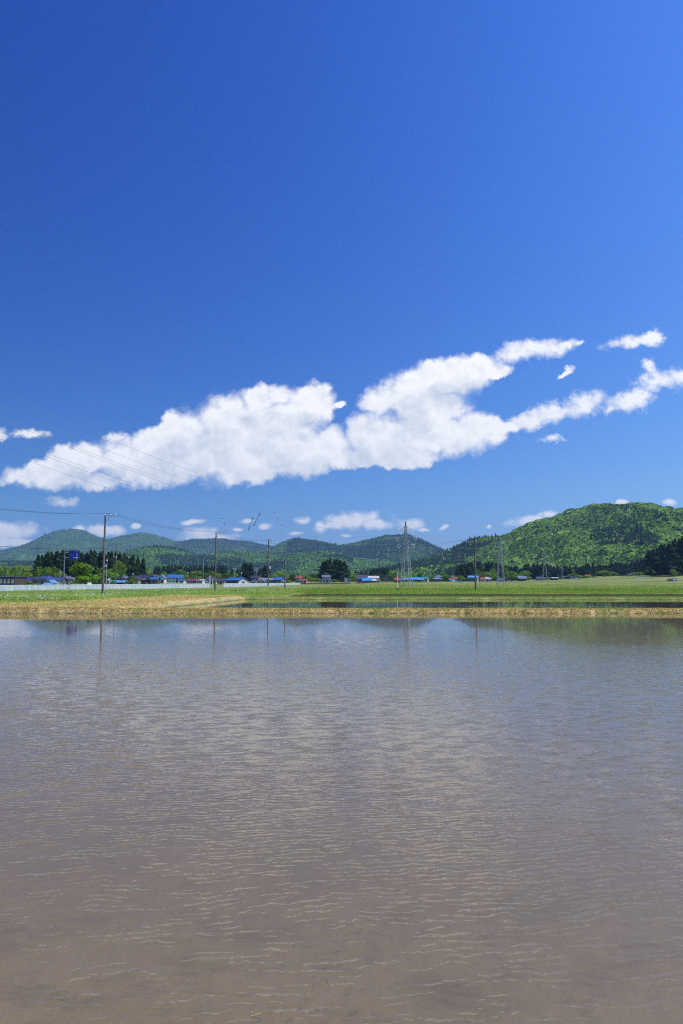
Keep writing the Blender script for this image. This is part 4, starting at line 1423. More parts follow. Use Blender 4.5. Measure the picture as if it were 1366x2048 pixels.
house('house with steep brown hipped roof left of the white gable', 300, 315, 1156, 1148.5, 330, 'tan', 'brown', 'H', wins=2)
house('low house with bright blue roof before the steep brown roof', 300, 314, 1158.5, 1154.5, 300, 'brown', 'blue', 'E', wins=2)
house('white gabled house behind the small bright blue porch', 315, 328, 1156, 1149.5, 345, 'white', 'grey', 'G', wins=2, lean=(-1.6, 1.6, 2.4, 'cyan'))
house('two-storey white house with brilliant blue roof and dark gable end', 333, 360, 1155, 1149.5, 352, 'white', 'blue', 'E', yaw=14, wins=4, storeys=2, gable='darkwood', depth=8, over=.7)  # shade of the gable turned from the sun is put into the end-wall colour
house('small wing with bright blue roof joined to the white two-storey house', 360, 367, 1161.5, 1158.5, 345, 'white', 'blue', 'E', wins=1, door=False)
house('long pale-walled house under maroon roof', 374, 398, 1162, 1157, 262, 'palegrey', 'maroon', 'E', wins=4, depth=6)
house('small white cube-like house right of the maroon roof', 397, 405, 1161, 1158.5, 250, 'white', 'white', 'F', wins=1, door=True, depth=4, over=.1)
house('farmhouse with dark grey hipped roof left of the second tall pole', 408, 431, 1160, 1152, 320, 'white', 'darkgrey', 'H', wins=4)
house('dark-roofed house with white walls right of the second tall pole', 432, 448, 1162, 1157, 300, 'white', 'darkgrey', 'E', yaw=8, wins=3, gable='white')
house('long barn with vivid blue roof dark side and white gable', 456, 486, 1160.5, 1155.5, 285, 'darkwood', 'blue', 'E', yaw=-24, wins=3, door=True, gable='white', depth=7)
house('little white shed with blue roof right of the blue-roofed barn', 501, 512, 1164, 1159.5, 285, 'white', 'navy', 'G', wins=1, door=False, cat='shed', name='shed', depth=5)
house('tall dark house with timbered gable behind the little white shed', 505, 520, 1156, 1151, 330, 'darkwood', 'blackblue', 'E', yaw=-22, wins=2, storeys=2, gable='tan')
house('grey gabled shed left of the transformer pole', 514, 530, 1163, 1159, 290, 'palegrey', 'steel', 'G', wins=2, door=True, cat='shed', name='shed')
house('long shed with pale blue roof behind the transformer pole', 525, 547, 1160, 1156.5, 300, 'blue', 'steel', 'E', wins=3, door=False, cat='shed', name='shed')
house('dark-walled house with bright blue roof left of the plain pole', 549, 563, 1159.5, 1155, 300, 'darkgrey', 'blue', 'E', wins=2)
house('small white outhouse between bright blue roof and plain pole', 563, 569, 1164, 1161, 290, 'white', 'white', 'G', wins=1, door=False, depth=4)
house('small maroon-walled house right of the plain pole', 571, 580, 1159, 1156, 330, 'tan', 'maroon', 'E', wins=2)
house('two-storey house with red roof at the end of the white fence', 590, 603, 1156, 1153, 360, 'palegrey', 'red', 'E', wins=2, storeys=2)
house('single-storey red-roofed wing beside the two-storey red roof', 601, 613, 1162, 1158.5, 350, 'white', 'red', 'E', wins=2)
house('two-storey white house with pale blue roof before the round grove', 645, 660, 1153.5, 1151, 385, 'white', 'steel', 'E', wins=3, storeys=2, door=False)
house('dark-roofed front wing of the two-storey house by the round grove', 639, 664, 1162, 1158, 372, 'white', 'darkgrey', 'H', wins=4, depth=5)
house('narrow upright grey shed right of the round grove', 689, 695, 1158, 1156, 380, 'palegrey', 'steel', 'F', wins=0, door=False, depth=4, over=.1, cat='shed', name='shed')
house('small dark-roofed shed with white front beside the upright grey shed', 695, 701, 1161, 1157.5, 385, 'white', 'darkgrey', 'E', wins=1, door=False, cat='shed', name='shed')
house('big house with dark violet roof left of the white roofs', 713, 734, 1156, 1150, 400, 'slate', 'violet', 'E', wins=4, storeys=2, lean=(-3, 3, 2.6, 'violet'))
house('shed with vivid sky blue roof and brown front', 726, 742, 1161, 1157, 355, 'brown', 'cyan', 'E', wins=2, door=True, cat='shed', name='shed', depth=5)
house('long house with white metal roof behind the sky blue roof', 736, 757, 1156, 1152.5, 400, 'darkgrey', 'white', 'E', wins=4)
house('low white-roofed shed right of the sky blue roof', 744, 751, 1161, 1158.5, 365, 'palegrey', 'white', 'E', wins=1, door=False, cat='shed', name='shed', depth=4)
house('white-roofed gabled shed left of the dark dome tree', 753, 761, 1161.5, 1158, 365, 'white', 'white', 'G', wins=1, door=False, cat='shed', name='shed', depth=4)
house('slate-roofed house behind the dark dome tree', 770, 780, 1156, 1150, 430, 'slate', 'violet', 'G', wins=2)
house('low red-roofed house left of the pylon foot', 790, 802, 1159, 1155.5, 400, 'tan', 'red', 'E', wins=3, lean=(-1.5, 1.5, 2.0, 'rust'))
house('light blue walled shed behind the pylon legs', 806, 819, 1159, 1156, 410, 'lightblue', 'lightblue', 'E', wins=1, door=True, cat='shed', name='shed')
house('long barn with bright sky blue roof right of the pylon', 820, 842, 1158.8, 1155, 415, 'brown', 'cyan', 'E', wins=4, door=False, lean=(1, 5, 2.2, 'lightblue'))
house('small house with teal roof and white gable', 847, 857, 1157, 1153.5, 450, 'white', 'teal', 'E', yaw=-15, wins=2, gable='white')
house('farmhouse with grey two-tier roof right of the teal roof', 867, 884, 1158, 1154.5, 430, 'darkwood', 'steel', 'H', wins=4)
house('upper storey house with blue-grey roof behind the two-tier farmhouse', 872, 885, 1153.5, 1150.5, 450, 'darkgrey', 'steel', 'H', wins=2, door=False)
house('shed with red roof and sky blue sheeted front', 905, 915, 1157, 1154.5, 430, 'lightblue', 'red', 'E', wins=0, door=True, cat='shed', name='shed', depth=4, lean=(-3.5, 0, 1.7, 'cyan'))
house('tiny red-roofed lean-to left of the sky blue sheeted shed', 899, 905, 1159, 1156.8, 440, 'brown', 'rust', 'E', wins=1, door=False, cat='shed', name='shed', depth=4)
house('two-storey blue-walled house with blue roof behind the bare pole', 940, 958, 1155, 1151.5, 500, 'blue', 'lightblue', 'E', yaw=-16, wins=3, storeys=2, gable='white', depth=8)
house('red-roofed porch house between blue house and silver roof', 962, 970, 1158.5, 1155, 490, 'white', 'red', 'E', wins=1)
house('house with long silver roof left of the second pylon', 966, 983, 1158, 1153.8, 505, 'palegrey', 'silver', 'H', wins=3)
house('small shed with light blue roof at the foot of the second pylon', 998, 1005, 1160.5, 1158, 480, 'palegrey', 'lightblue', 'E', wins=1, door=False, cat='shed', name='shed', depth=4)
house('flat brown shed right of the second pylon', 1006, 1016, 1156, 1154, 500, 'brown', 'maroon', 'F', wins=2, door=False, cat='shed', name='shed')
house('two-storey grey house with light blue ridge below the bright tree', 1037, 1053, 1155.5, 1152.3, 520, 'slate', 'steel', 'E', wins=3, storeys=2, lean=(-3, 3, 2.4, 'grey'))
house('low grey house left of the third pylon', 1075, 1088, 1157, 1153.5, 520, 'palegrey', 'violet', 'E', wins=3)
house('grey shed right behind the third pylon', 1090, 1096, 1158, 1155.5, 530, 'palegrey', 'grey', 'E', wins=1, cat='shed', name='shed', door=False)
house('open dark shed with white roof right of the third pylon', 1105, 1117, 1160, 1157.5, 500, 'darkwood', 'white', 'E', wins=0, door=False, cat='shed', name='shed', depth=4)
house('pale house with rusty brown roof left of the fourth pylon', 1116, 1126, 1158, 1154.5, 540, 'palegrey', 'rust', 'E', wins=2)
house('grey gabled house just right of the fourth pylon', 1129, 1141, 1156, 1152.5, 540, 'slate', 'grey', 'E', yaw=-14, wins=3, gable='white')
house('low dark-roofed shed right of the grey gabled house', 1143, 1153, 1160, 1158, 530, 'white', 'darkgrey', 'E', wins=1, door=False, cat='shed', name='shed', depth=4)
house('white-walled shed with slate roof left of the round garden tree', 1160, 1169, 1157, 1152.5, 520, 'white', 'darkgrey', 'E', wins=1, door=False, cat='shed', name='shed')
house('white house with red gabled roof below the big hill', 1174, 1183, 1154, 1149.5, 525, 'white', 'red', 'E', yaw=-20, wins=2, gable='white')
house('small grey flat-roofed shed among bushes at the foot of the big hill', 1259, 1269, 1150.8, 1149.3, 510, 'palegrey', 'silver', 'F', wins=0, door=True, cat='shed', name='shed', over=.15, depth=5)
house('large pale hall with dark roof far behind the dark cedars', 503, 522, 1134.5, 1132, 900, 'palegrey', 'darkgrey', 'F', wins=6, door=False, depth=14, cat='hall', name='hall')
house('house with slanting white stair wall seen right of the transformer pole', 537, 546, 1155, 1146, 480, 'white', 'darkgrey', 'G', wins=1, door=False)
# ------------------------------------------------------------------ poles, wires, pylons, fences, signs
CONC = paint('pole_concrete', (.155, .143, .128), .85, .10, 2.0)
STEEL = paint('galvanised_steel', (.43, .44, .45), .45, .08, 3.0, .15)
PORC = paint('white_porcelain', (.75, .75, .73), .25, .03)
DARKM = paint('dark_metal', (.05, .05, .055), .5, .1)
CABLE = paint('cable', (.035, .035, .04), .6, .05)
ALU = paint('bare_wire', (.30, .30, .31), .4, .05, 3, .4)
WHITEP = paint('white_paint', (.78, .79, .80), .5, .05, 1.5)
PALEB = paint('pale_blue_post', (.50, .66, .80), .5, .06, 1.5)
REDP = paint('red_band', (.50, .055, .03), .5, .08)


def ground_at(px, py, Y):
    p = at(px, py, Y)
    return p.x, gz1(p.x, Y)


def pole(label, px, ptop, Y, arm=None, r0=.16, r1=.10, insul=3, steps=True, name='utility_pole', cat='utility pole', group='concrete poles along the paddies'):
    x = X(px, Y)
    zg = gz1(x, Y)
    h = Z(ptop, Y) - zg
    rt = empty(name, (x, Y, zg), label, cat, group)
    MB().tube((0, 0, -.4), (0, 0, h), r0, r1, CONC, 14).build('shaft', rt)
    MB().tube((0, 0, h), (0, 0, h + .06), r1 * 1.08, r1 * .8, DARKM, 12).build('cap', rt)
    tips = []
    if arm:
        a0, a1, dz = arm
        c = MB().box(a0, a1, -r1 - .10, -r1 - .002, h - dz - .05, h - dz + .05, STEEL)
        c.tube((a1 * .55, -r1 - .05, h - dz - .05), (0.06, -r1 * .6, h - dz - .75), .025, .025, STEEL, 6)
        co_ = c.build('crossarm', rt)
        for k in range(insul):
            xi = a0 + (a1 - a0) * (k + .35) / insul if insul > 1 else a1
            xi = [a0 + .15, (a0 + a1) / 2 + .1, a1 - .1][k] if insul == 3 else xi
            m = MB().tube((xi, -r1 - .05, h - dz + .05), (xi, -r1 - .05, h - dz + .30), .05, .04, PORC, 8)
            m.tube((xi, -r1 - .05, h - dz + .12), (xi, -r1 - .05, h - dz + .16), .085, .06, PORC, 10)
            m.build('insulator', co_)
            tips.append(Vector((x + xi, Y - r1 - .05, zg + h - dz + .32)))
    bands = MB()
    for zb in (h * .60, h * .63):
        bands.tube((0, 0, zb), (0, 0, zb + .08), r0 * .92, r0 * .92, STEEL, 12)
    bands.build('clamp_band', rt)
    if steps:
        s_ = MB()
        for i in range(int((h - 2.5) / .45)):
            sg = 1 if i % 2 else -1
            s_.tube((sg * .05, 0, 2.2 + .45 * i), (sg * (r0 + .17), 0, 2.2 + .45 * i), .012, .012, DARKM, 5)
        s_.build('step_bolt', rt)
    return rt, tips, x, zg, h


P0 = pole('tall concrete pole standing beyond the left edge', -190, 1000, 62, (-.15, 1.5, .12))
P1 = pole('tallest concrete pole with one-sided crossarm left in the meadow', 206, 1030, 90, (-.15, 1.5, .12))
P2 = pole('concrete pole with one-sided crossarm beside the fence gap', 430.5, 1065, 120, (-.15, 1.75, .10))
P5 = pole('bare concrete pole standing alone on the right bank', 951, 1076, 116, None)
P4 = pole('plain concrete pole without arms at the end of the white fence', 570, 1094, 160, None, steps=False)
P3 = pole('concrete pole crowded with crossarms and boxes at the fence', 536.5, 1079, 150, (-.9, .9, .15))
rt, _, x3, zg3, h3 = P3
for (zz, a0, a1) in ((h3 - .75, -.35, .8), (h3 - 2.4, -.3, .25)):
    c = MB().box(a0, a1, -.22, -.14, zz - .05, zz + .05, STEEL).build('crossarm', rt)
    for xi in (a0 + .1, a1 - .1):
        MB().tube((xi, -.18, zz + .05), (xi, -.18, zz + .3), .06, .045, PORC, 8).build('insulator', c)
b = MB().tube((-.34, -.05, h3 - 6.35), (-.34, -.05, h3 - 5.65), .21, .21, DARKM, 12).build('transformer', rt)
MB().tube((-.34, -.05, h3 - 5.65), (-.34, -.05, h3 - 5.45), .05, .05, PORC, 8).build('bushing', b)
MB().box(.16, .52, -.2, .16, h3 - 6.4, h3 - 5.85, WHITEP).build('switch_box', rt)
MB().tube((-.75, -.1, h3 - 4.1), (-.12, -.1, h3 - 3.95), .10, .10, DARKM, 8).build('cable_joint', rt)
MB().box(-.14, .12, -.24, -.12, .0, .9, WHITEP).build('guard_plate', rt)

# thin pole with a white crossbar behind the fence, and lesser masts
x, Yp = X(231, 175), 175
zg = gz1(x, Yp)
h = Z(1089, Yp) - zg
rt = empty('thin_pole', (x, Yp, zg), 'thin tall grey pole with a short white crossbar behind the fence', 'pole')
MB().tube((0, 0, -.3), (0, 0, h), .13, .08, CONC, 10).build('shaft', rt)
zb = Z(1114, Yp) - zg
MB().box(-.62, .30, -.2, -.08, zb - .07, zb + .07, WHITEP).build('crossbar', rt)
MB().tube((-.55, -.14, zb + .07), (-.62, -.14, zb + .4), .05, .04, PORC, 8).build('insulator', rt)

x, Yp = X(212.5, 92), 92
zg = gz1(x, Yp)
h = Z(1122, Yp) - zg
rt = empty('sensor_mast', (x, Yp, zg), 'slim grey mast with a small white sensor head beside the tallest pole', 'mast')
MB().tube((0, 0, -.3), (0, 0, h), .05, .04, STEEL, 8).build('shaft', rt)
MB().tube((0, 0, h), (0, 0, h + .22), .09, .05, WHITEP, 10).build('sensor_head', rt)
MB().box(-.30, -.05, -.1, .1, h - .75, h - .50, PALEB).build('control_box', rt)
MB().box(-.03, .12, -.12, .02, h - .30, h - .05, DARKM).build('camera_box', rt)

x, Yp = X(217, 155), 155
zg = gz1(x, Yp)
rt = empty('traffic_mirror', (x, Yp, zg), 'leaning white post with a round mirror head at the fence', 'traffic mirror')
h = Z(1156, Yp) - zg
m = MB()
m.tube((-.15, 0, -.2), (-.05, 0, h * .45), .06, .06, WHITEP, 8)
m.tube((-.05, 0, h * .45), (.25, 0, h * .62), .06, .06, WHITEP, 8)
m.tube((.25, 0, h * .62), (.28, 0, h), .06, .06, WHITEP, 8)
m.build('post', rt)
m = MB()
m.tube((.16, -.16, h - .35), (.16, -.06, h - .35), .36, .36, WHITEP, 18)
m.build('mirror_head', rt)


def blue_sign():
    Y = 140
    x0 = X(127, Y)
    zg = gz1(x0, Y)
    rt = empty('road_sign', (x0, Y, zg), 'blue overhead road sign with white crossroads arrow on a grey post', 'road sign')
    top = Z(1101, Y) - zg
    m = MB().tube((0, 0, -.3), (0, 0, top * .72), .17, .15, STEEL_D, 12)
    m.tube((0, 0, top * .72), (0, 0, top + .1), .13, .11, STEEL_D, 12)
    m.build('post', rt)
    s0, s1 = X(137, Y) - x0, X(157.3, Y) - x0
    z0, z1 = Z(1119.8, Y) - zg, Z(1100.6, Y) - zg
    for za in (z1 - .42, z0 + .5):
        MB().tube((0, -.02, za), (s1 + .12, -.02, za), .06, .05, STEEL, 8).build('arm', rt)
    pl = MB().box(s0, s1, -.14, -.085, z0, z1, SIGNB).build('sign_panel', rt)
    w, hh = s1 - s0, z1 - z0
    d = MB()

    def q(u0, u1, v0, v1):
        d.box(s0 + u0 * w, s0 + u1 * w, -.155, -.143, z0 + v0 * hh, z0 + v1 * hh, WHITEP)
    q(.37, .88, .20, .25)                      # cross road
    q(.735, .785, .04, .20)
    q(.735, .785, .25, .58)
    d.prism([(s0 + .70 * w, z0 + .55 * hh), (s0 + .82 * w, z0 + .55 * hh), (s0 + .76 * w, z0 + .68 * hh)], -.158, -.140, WHITEP, axis=1)
    d.build('direction_arrow', pl)
    # place names: too small to read in the photo, only their strokes show
    d = MB()
    rr = random.Random(4)
    for (u, v, cnt, sc) in ((.55, .80, 4, .095), (.07, .44, 4, .085)):
        for k in range(cnt):
            uu = u + k * sc * 1.12
            for s_ in range(3):
                vv = v + s_ * .04
                q_ = rr.uniform(.4, .95)
                d.box(s0 + uu * w, s0 + (uu + sc * q_) * w, -.152, -.144, z0 + vv * hh, z0 + (vv + .012) * hh, SIGNT)
            d.box(s0 + (uu + sc * .4) * w, s0 + (uu + sc * .52) * w, -.1515, -.1435, z0 + (v - .015) * hh, z0 + (v + .10) * hh, SIGNT)
    d.build('place_names', pl)


STEEL_D = paint('weathered_steel', (.17, .19, .22), .5, .1, 2, .3)
SIGNB = paint('sign_blue', (.006, .022, .30), .4, .04, 1)
SIGNT = paint('sign_lettering', (.16, .36, .62), .4, .03, 1)
blue_sign()


def lamp(label, px, ptop, Y, arms, H2=None):
    x = X(px, Y)
    zg = gz1(x, Y)
    h = Z(ptop, Y) - zg
    rt = empty('street_lamp', (x, Y, zg), label, 'street lamp')
    if arms == 'curve':
        pts = [(0, 0, -.2), (0, 0, h * .78)] + [(2.6 * (1 - math.cos(a)) * .5 + 0.0, 0, h * .78 + h * .2 * math.sin(a)) for a in np.linspace(.15, 1.45, 7)]
        L = (X(422, Y) - x)
        pts = [(0, 0, -.2), (0, 0, h * .80)] + [(L * f_ ** 1.6, 0, h * (.80 + .19 * (1 - (1 - f_) ** 2))) for f_ in np.linspace(.12, 1, 8)]
        MB().path(pts, .06, STEEL, 7).build('shaft', rt)
        e = pts[-1]
        MB().hexa([(e[0] - .1, -.12, e[2] - .08), (e[0] + .75, -.12, e[2] - .04), (e[0] + .75, .12, e[2] - .04), (e[0] - .1, .12, e[2] - .08),
                   (e[0] - .1, -.10, e[2] + .08), (e[0] + .75, -.08, e[2] + .08), (e[0] + .75, .08, e[2] + .08), (e[0] - .1, .10, e[2] + .08)], WHITEP).build('lamp_head', rt)
    else:
        MB().tube((0, 0, -.2), (0, 0, h), .10, .07, STEEL, 8).build('shaft', rt)
        for sg in (-1, 1):
            a = MB().tube((0, 0, h - .15), (sg * .45, 0, h - .05), .04, .04, STEEL, 6).build('arm', rt)
            MB().tube((sg * .45, -.25, h - .12), (sg * .45, .25, h + .05), .14, .19, WHITEP, 9).build('lamp_head', a)


lamp('curved-arm street lamp left of the second tall pole', 406, 1107, 230, 'curve')
lamp('twin-headed lamp pole above the vivid blue barn roof', 469, 1138, 300, 'twin')

# goal-like frame at the fence gap
x, Yp = X(419.5, 203), 203
zg = gz1(x, Yp)
rt = empty('height_gauge', (x, Yp, zg), 'thick white post with a thin side bar at the fence gap', 'post')
h = Z(1151, Yp) - zg
MB().tube((0, 0, -.2), (0, 0, h), .15, .14, WHITEP, 10).build('post', rt)
zb = Z(1163.5, Yp) - zg
MB().tube((X(407, Yp) - x, 0, zb), (0, 0, zb), .045, .045, WHITEP, 6).build('side_bar', rt)
x = X(424.5, 208)
rt = empty('gate_post', (x, 208, gz1(x, 208)), 'slim white post with a pale rounded sign beside the fence gap', 'post')
h = Z(1161, 208) - gz1(x, 208)
MB().tube((0, 0, -.2), (0, 0, h), .07, .07, WHITEP, 8).build('post', rt)
MB().prism([(-.3, h - .1), (.1, h - .25), (.55, h + .05), (.62, h + .55), (.2, h + .62), (-.1, h + .25)], -.06, .0, WALLC['cream'], axis=1).build('sign_plate', rt)

# antenna and aerial masts in the village
for (px, ptop, Y, lab) in ((393, 1147, 255, 'white floodlight mast with a dark lamp box behind the maroon roof'), (483, 1143, 330, 'slim mast hung with small boxes above the blue-roofed barn'),
                           (375, 1143, 360, 'thin grey mast beside the leafy tree right of the big blue roof'), (548, 1148, 320, 'white post with an orange cap right of the transformer pole'),
                           (600, 1148, 350, 'white striped chimney-like post by the red roof'), (652, 1144, 380, 'thin roof aerial of the two-storey house by the grove'),
                           (797, 1135, 420, 'faint grey mast left of the pylon legs'), (266, 1145, 300, 'pale mast between cedars and beige house'), (120, 1140, 280, 'pale thin mast left of the road sign post')):
    x = X(px, Y)
    zg = gz1(x, Y)
    h = Z(ptop, Y) - zg
    rt = empty('mast', (x, Y, zg), lab, 'mast')
    MB().tube((0, 0, -.2), (0, 0, h), .10, .07, STEEL, 7).build('shaft', rt)
    if px == 393:
        MB().box(-1.2, 1.0, -.3, .3, h - .5, h - .05, DARKM).build('lamp_box', rt)
    elif px == 548:
        MB().tube((0, 0, h - .5), (0, 0, h), .2, .2, REDP, 9).build('cap', rt)
    elif px == 600:
        for zz in (.35, .6, .85):
            MB().tube((0, 0, h * zz - .2), (0, 0, h * zz + .2), .17, .17, WHITEP, 9).build('band', rt)
    elif px in (652, 120, 797):
        for zz in (.25, .6):
            MB().tube((-.5, 0, h - zz), (.5, 0, h - zz), .02, .02, STEEL, 5).build('aerial_rod', rt)
    else:
        for zz in (.4, 1.0):
            MB().box(-.28, .28, -.15, .15, h - zz - .15, h - zz + .12, WHITEP).build('box', rt)

# white measuring mast on the bank
x, Yp = X(794.5, 118), 118
zg = gz1(x, Yp)
rt = empty('measuring_mast', (x, Yp, zg), 'thin white measuring mast on a dark block before the big pylon', 'mast')
h = Z(1146, Yp) - zg
MB().tube((0, 0, .25), (0, 0, h), .055, .045, WHITEP, 8).build('shaft', rt)
MB().box(-.28, .22, -.2, .2, -.1, .25, DARKM).build('base_block', rt)
MB().tube((0, 0, h), (0, 0, h + .12), .08, .03, WHITEP, 8).build('cap', rt)

# striped snow poles along the road
SN = [(138, 1160, 128, 'beside the road sign post'), (251.5, 1163, 165, 'before the beige-walled house'), (484, 1164, 232, 'before the white gable of the blue-roofed barn'), (503, 1164, 240, 'before the little white shed'),
      (555.5, 1162, 262, 'between transformer pole and plain pole'), (627.5, 1160, 300, 'at the left end of the dark wall'), (680, 1160, 318, 'before the reddish garden tree'), (713, 1161, 325, 'left of the violet-roofed house'),
      (722.5, 1161, 330, 'before the violet-roofed house'), (755, 1161.5, 345, 'before the white-roofed gabled shed'), (769, 1161, 350, 'before the dark dome tree'), (860, 1159.5, 400, 'below the teal roof')]
proto = None
for (px, ptop, Y, lab) in SN:
    x = X(px, Y)
    zg = gz1(x, Y)
    h = Z(ptop, Y) - zg
    rt = empty('snow_pole', (x, Y, zg), 'red and white striped snow pole ' + lab, 'snow pole', 'snow poles along the road')
    if proto is None:
        proto = MB().tube((0, 0, -.3), (0, 0, 2.6), .06, .06, WHITEP, 8).mesh('post'), MB().tube((0, 0, -.18), (0, 0, .18), .07, .07, REDP, 8).mesh('red_band')
    o = link('post', proto[0], rt)
    o.scale = (1, 1, h / 2.6)
    for zb in (.92, .62, .32):
        o = link('red_band', proto[1], rt)
        o.location = (0, 0, h * zb - .1)


# ------------------------------------------------------------------ white road fence and the dark wall
PANEL = paint('fence_panel', (.52, .575, .58), .6, .10, 1.2)


def fence_line(px):
    iy = 1 / 115 + (1 / 300 - 1 / 115) * px / 600
    return Vector((X(px, 1 / iy), 1 / iy, 0))


def fence(px0, px1, sp, label):
    a, b = fence_line(px0), fence_line(px1)
    L = (b - a).length
    n = int(L / sp)
    ang = math.atan2(b.y - a.y, b.x - a.x)
    zb = gz1(a.x, a.y)
    rt = empty('road_fence', (a.x, a.y, .5), label, 'fence', 'white fence along the road', ang)
    Ht = 1.10
    MB().box(0, L, -.05, .05, Ht, Ht + .10, WHITEP).build('rail', rt)
    MB().box(0, L, -.018, .018, .06, Ht - .002, PANEL).build('panel', rt)
    wp = MB().box(-.075, .075, -.085, .06, -.5, Ht + .02, WHITEP).mesh('post')
    bp_ = MB().box(-.09, .09, -.085, .06, -.5, Ht + .02, PALEB).mesh('post')
    for i in range(n + 1):
        o = link('post', bp_ if i % 3 == 1 else wp, rt)
        o.location = (L * i / n, 0, 0)


fence(-70, 418, 2.1, 'long low white panel fence along the road left of the gap')
fence(447, 600, 2.1, 'low white panel fence along the road right of the gap')
m = MB()
w0, w1 = Vector((X(603, 302), 302, 0)), Vector((X(900, 470), 470, 0))
L = (w1 - w0).length
rt = empty('road_barrier', (w0.x, w0.y, 0.5), 'long low dark wall along the road right of the white fence', 'wall', None, math.atan2(w1.y - w0.y, w1.x - w0.x))
MB().box(0, L, -.1, .1, -.8, 1.05, WALLC['darkwood']).build('board', rt)
for i in range(24):
    MB().box(L * i / 23 - .1, L * i / 23 + .1, -.2, -.103, -.8, 1.1, WALLC['darkgrey']).build('post', rt)


# ------------------------------------------------------------------ pylons
def beam(mb, a, b, r):
    mb.tube(a, b, r, r, STEEL, 4, cap=False)


def pylon_meshes():
    Ht, B = 18.7, 1.55

    def hw(z):
        return float(np.interp(z, [0, 2.5, 5, 8.6, 12, 15, 17, Ht], [1.55, 1.25, 1.02, .72, .47, .36, .24, .05]))
    legs = []
    for (sx_, sy_) in ((1, 1), (1, -1), (-1, 1), (-1, -1)):
        mb = MB()
        zs = [0, 2.5, 5, 8.6, 12, 15, 17, Ht]
        for z0, z1 in zip(zs[:-1], zs[1:]):
            beam(mb, (sx_ * hw(z0), sy_ * hw(z0), z0), (sx_ * hw(z1), sy_ * hw(z1), z1), .115 if z0 < 10 else .08)
        legs.append(mb.mesh('leg'))
    br = MB()
    zs = [0.2, 3.6, 6.6, 9.2, 11.4, 13.2, 14.6, 15.8, 16.9, 17.8]
    for z0, z1 in zip(zs[:-1], zs[1:]):
        a, b = hw(z0), hw(z1)
        for (p, q) in (((-1, -1), (1, -1)), ((1, -1), (1, 1)), ((1, 1), (-1, 1)), ((-1, 1), (-1, -1))):
            beam(br, (p[0] * a, p[1] * a, z0), (q[0] * b, q[1] * b, z1), .03)
            beam(br, (q[0] * a, q[1] * a, z0), (p[0] * b, p[1] * b, z1), .03)
            beam(br, (p[0] * b, p[1] * b, z1), (q[0] * b, q[1] * b, z1), .03)
    br = br.mesh('bracing')
    arms = []
    for z, ln in ARMS:
        mb = MB()
        a = hw(z)
        for sg in (-1, 1):
            for sy_ in (-1, 1):
                beam(mb, (sg * a, sy_ * a, z), (sg * ln, 0, z), .055)
                beam(mb, (sg * a * .9, sy_ * a * .9, z + 1.0), (sg * ln, 0, z + .03), .045)
            for f_ in (.4, .7):
                xx = sg * (a + (ln - a) * f_)
                beam(mb, (xx, -a * (1 - f_), z), (xx, a * (1 - f_), z), .035)
        arms.append(mb.mesh('crossarm'))
    ins = MB()
    for sg in (-1, 1):
        for k in range(6):
            ins.tube((0, sg * (.12 + k * .17), -.02 * k), (0, sg * (.22 + k * .17), -.02 * k), .10, .10, PORC, 8)
    ins = ins.mesh('insulator')
    jl = MB().path([(0, s_, -.14 - .75 * (1 - (s_ / 1.15) ** 2)) for s_ in np.linspace(-1.15, 1.15, 9)], .03, PORC, 5).mesh('jumper_loop')
    foot = MB().box(-.35, .35, -.35, .35, -.6, .12, CONC).mesh('footing')
    return legs, br, arms, ins, jl, foot, hw(0)


ARMS = [(16.3, 1.75), (14.3, 2.8), (12.2, 2.15)]
PYL = [('big lattice steel pylon standing in the fields right of centre', 812.5, 193), ('second lattice pylon right of the bare concrete pole', 1001.5, 280),
       ('third smaller lattice pylon before the wood edge', 1090.5, 425), ('farthest small lattice pylon beside the grey gabled house', 1125, 520)]
legs, br, arms, ins, jl, foot, hb0 = pylon_meshes()
PP = []
for i, (lab, px, Y) in enumerate(PYL):
    x = X(px, Y)
    PP.append(Vector((x, Y, gz1(x, Y))))
PSC = [1.0, 1.0, 1.0, .62]
TOPS = [1043, 1074, 1102, 1130]
PROT = []
for i, (lab, px, Y) in enumerate(PYL):
    nx_ = PP[min(i + 1, 3)] - PP[max(i - 1, 0)]
    ang = math.atan2(nx_.y, nx_.x) - math.pi / 2
    if i == 0:
        ang = R(-28)
    s_ = (Z(TOPS[i], Y) - PP[i].z) / 18.7
    rt = empty('transmission_pylon', PP[i], lab, 'pylon', 'pylons of the power line', ang)
    rt.scale = (s_, s_, s_)
    PROT.append((ang, s_))
    for m_ in legs:
        link('leg', m_, rt)
    link('bracing', br, rt)
    for k, m_ in enumerate(arms):
        a = link('crossarm', m_, rt)
        for sg in (-1, 1):
            o = link('insulator', ins, a)
            o.location = (sg * ARMS[k][1], 0, ARMS[k][0])
            o = link('jumper_loop', jl, a)
            o.location = (sg * ARMS[k][1], 0, ARMS[k][0])
    for sx_ in (-1, 1):
        for sy_ in (-1, 1):
            o = link('footing', foot, rt)
            o.location = (sx_ * hb0, sy_ * hb0, 0)


def arm_tip(i, k, sg):
    ang, s_ = PROT[i]
    if k < 0:
        return PP[i] + Vector((0, 0, 18.7 * s_))
    l = ARMS[k][1] * s_
    return PP[i] + Vector((math.cos(ang) * sg * l, math.sin(ang) * sg * l, ARMS[k][0] * s_))


dirb = (PP[0] - PP[1]).normalized()
dirb = Vector((-.482, -.876, 0))


def back_wire(k, sg, tt):
    """conductor from the big pylon back over the viewer's left shoulder"""
    p = arm_tip(0, k, sg)
    q = p + dirb * tt
    q.z = p.z - .069 * tt + .00096 * tt * tt
    return q


def wire(name, label, pts, r, mat, group):
    m = MB().path(pts, r, mat, 4)
    o = m.build(name)
    return tag(o, label, 'wire', group)


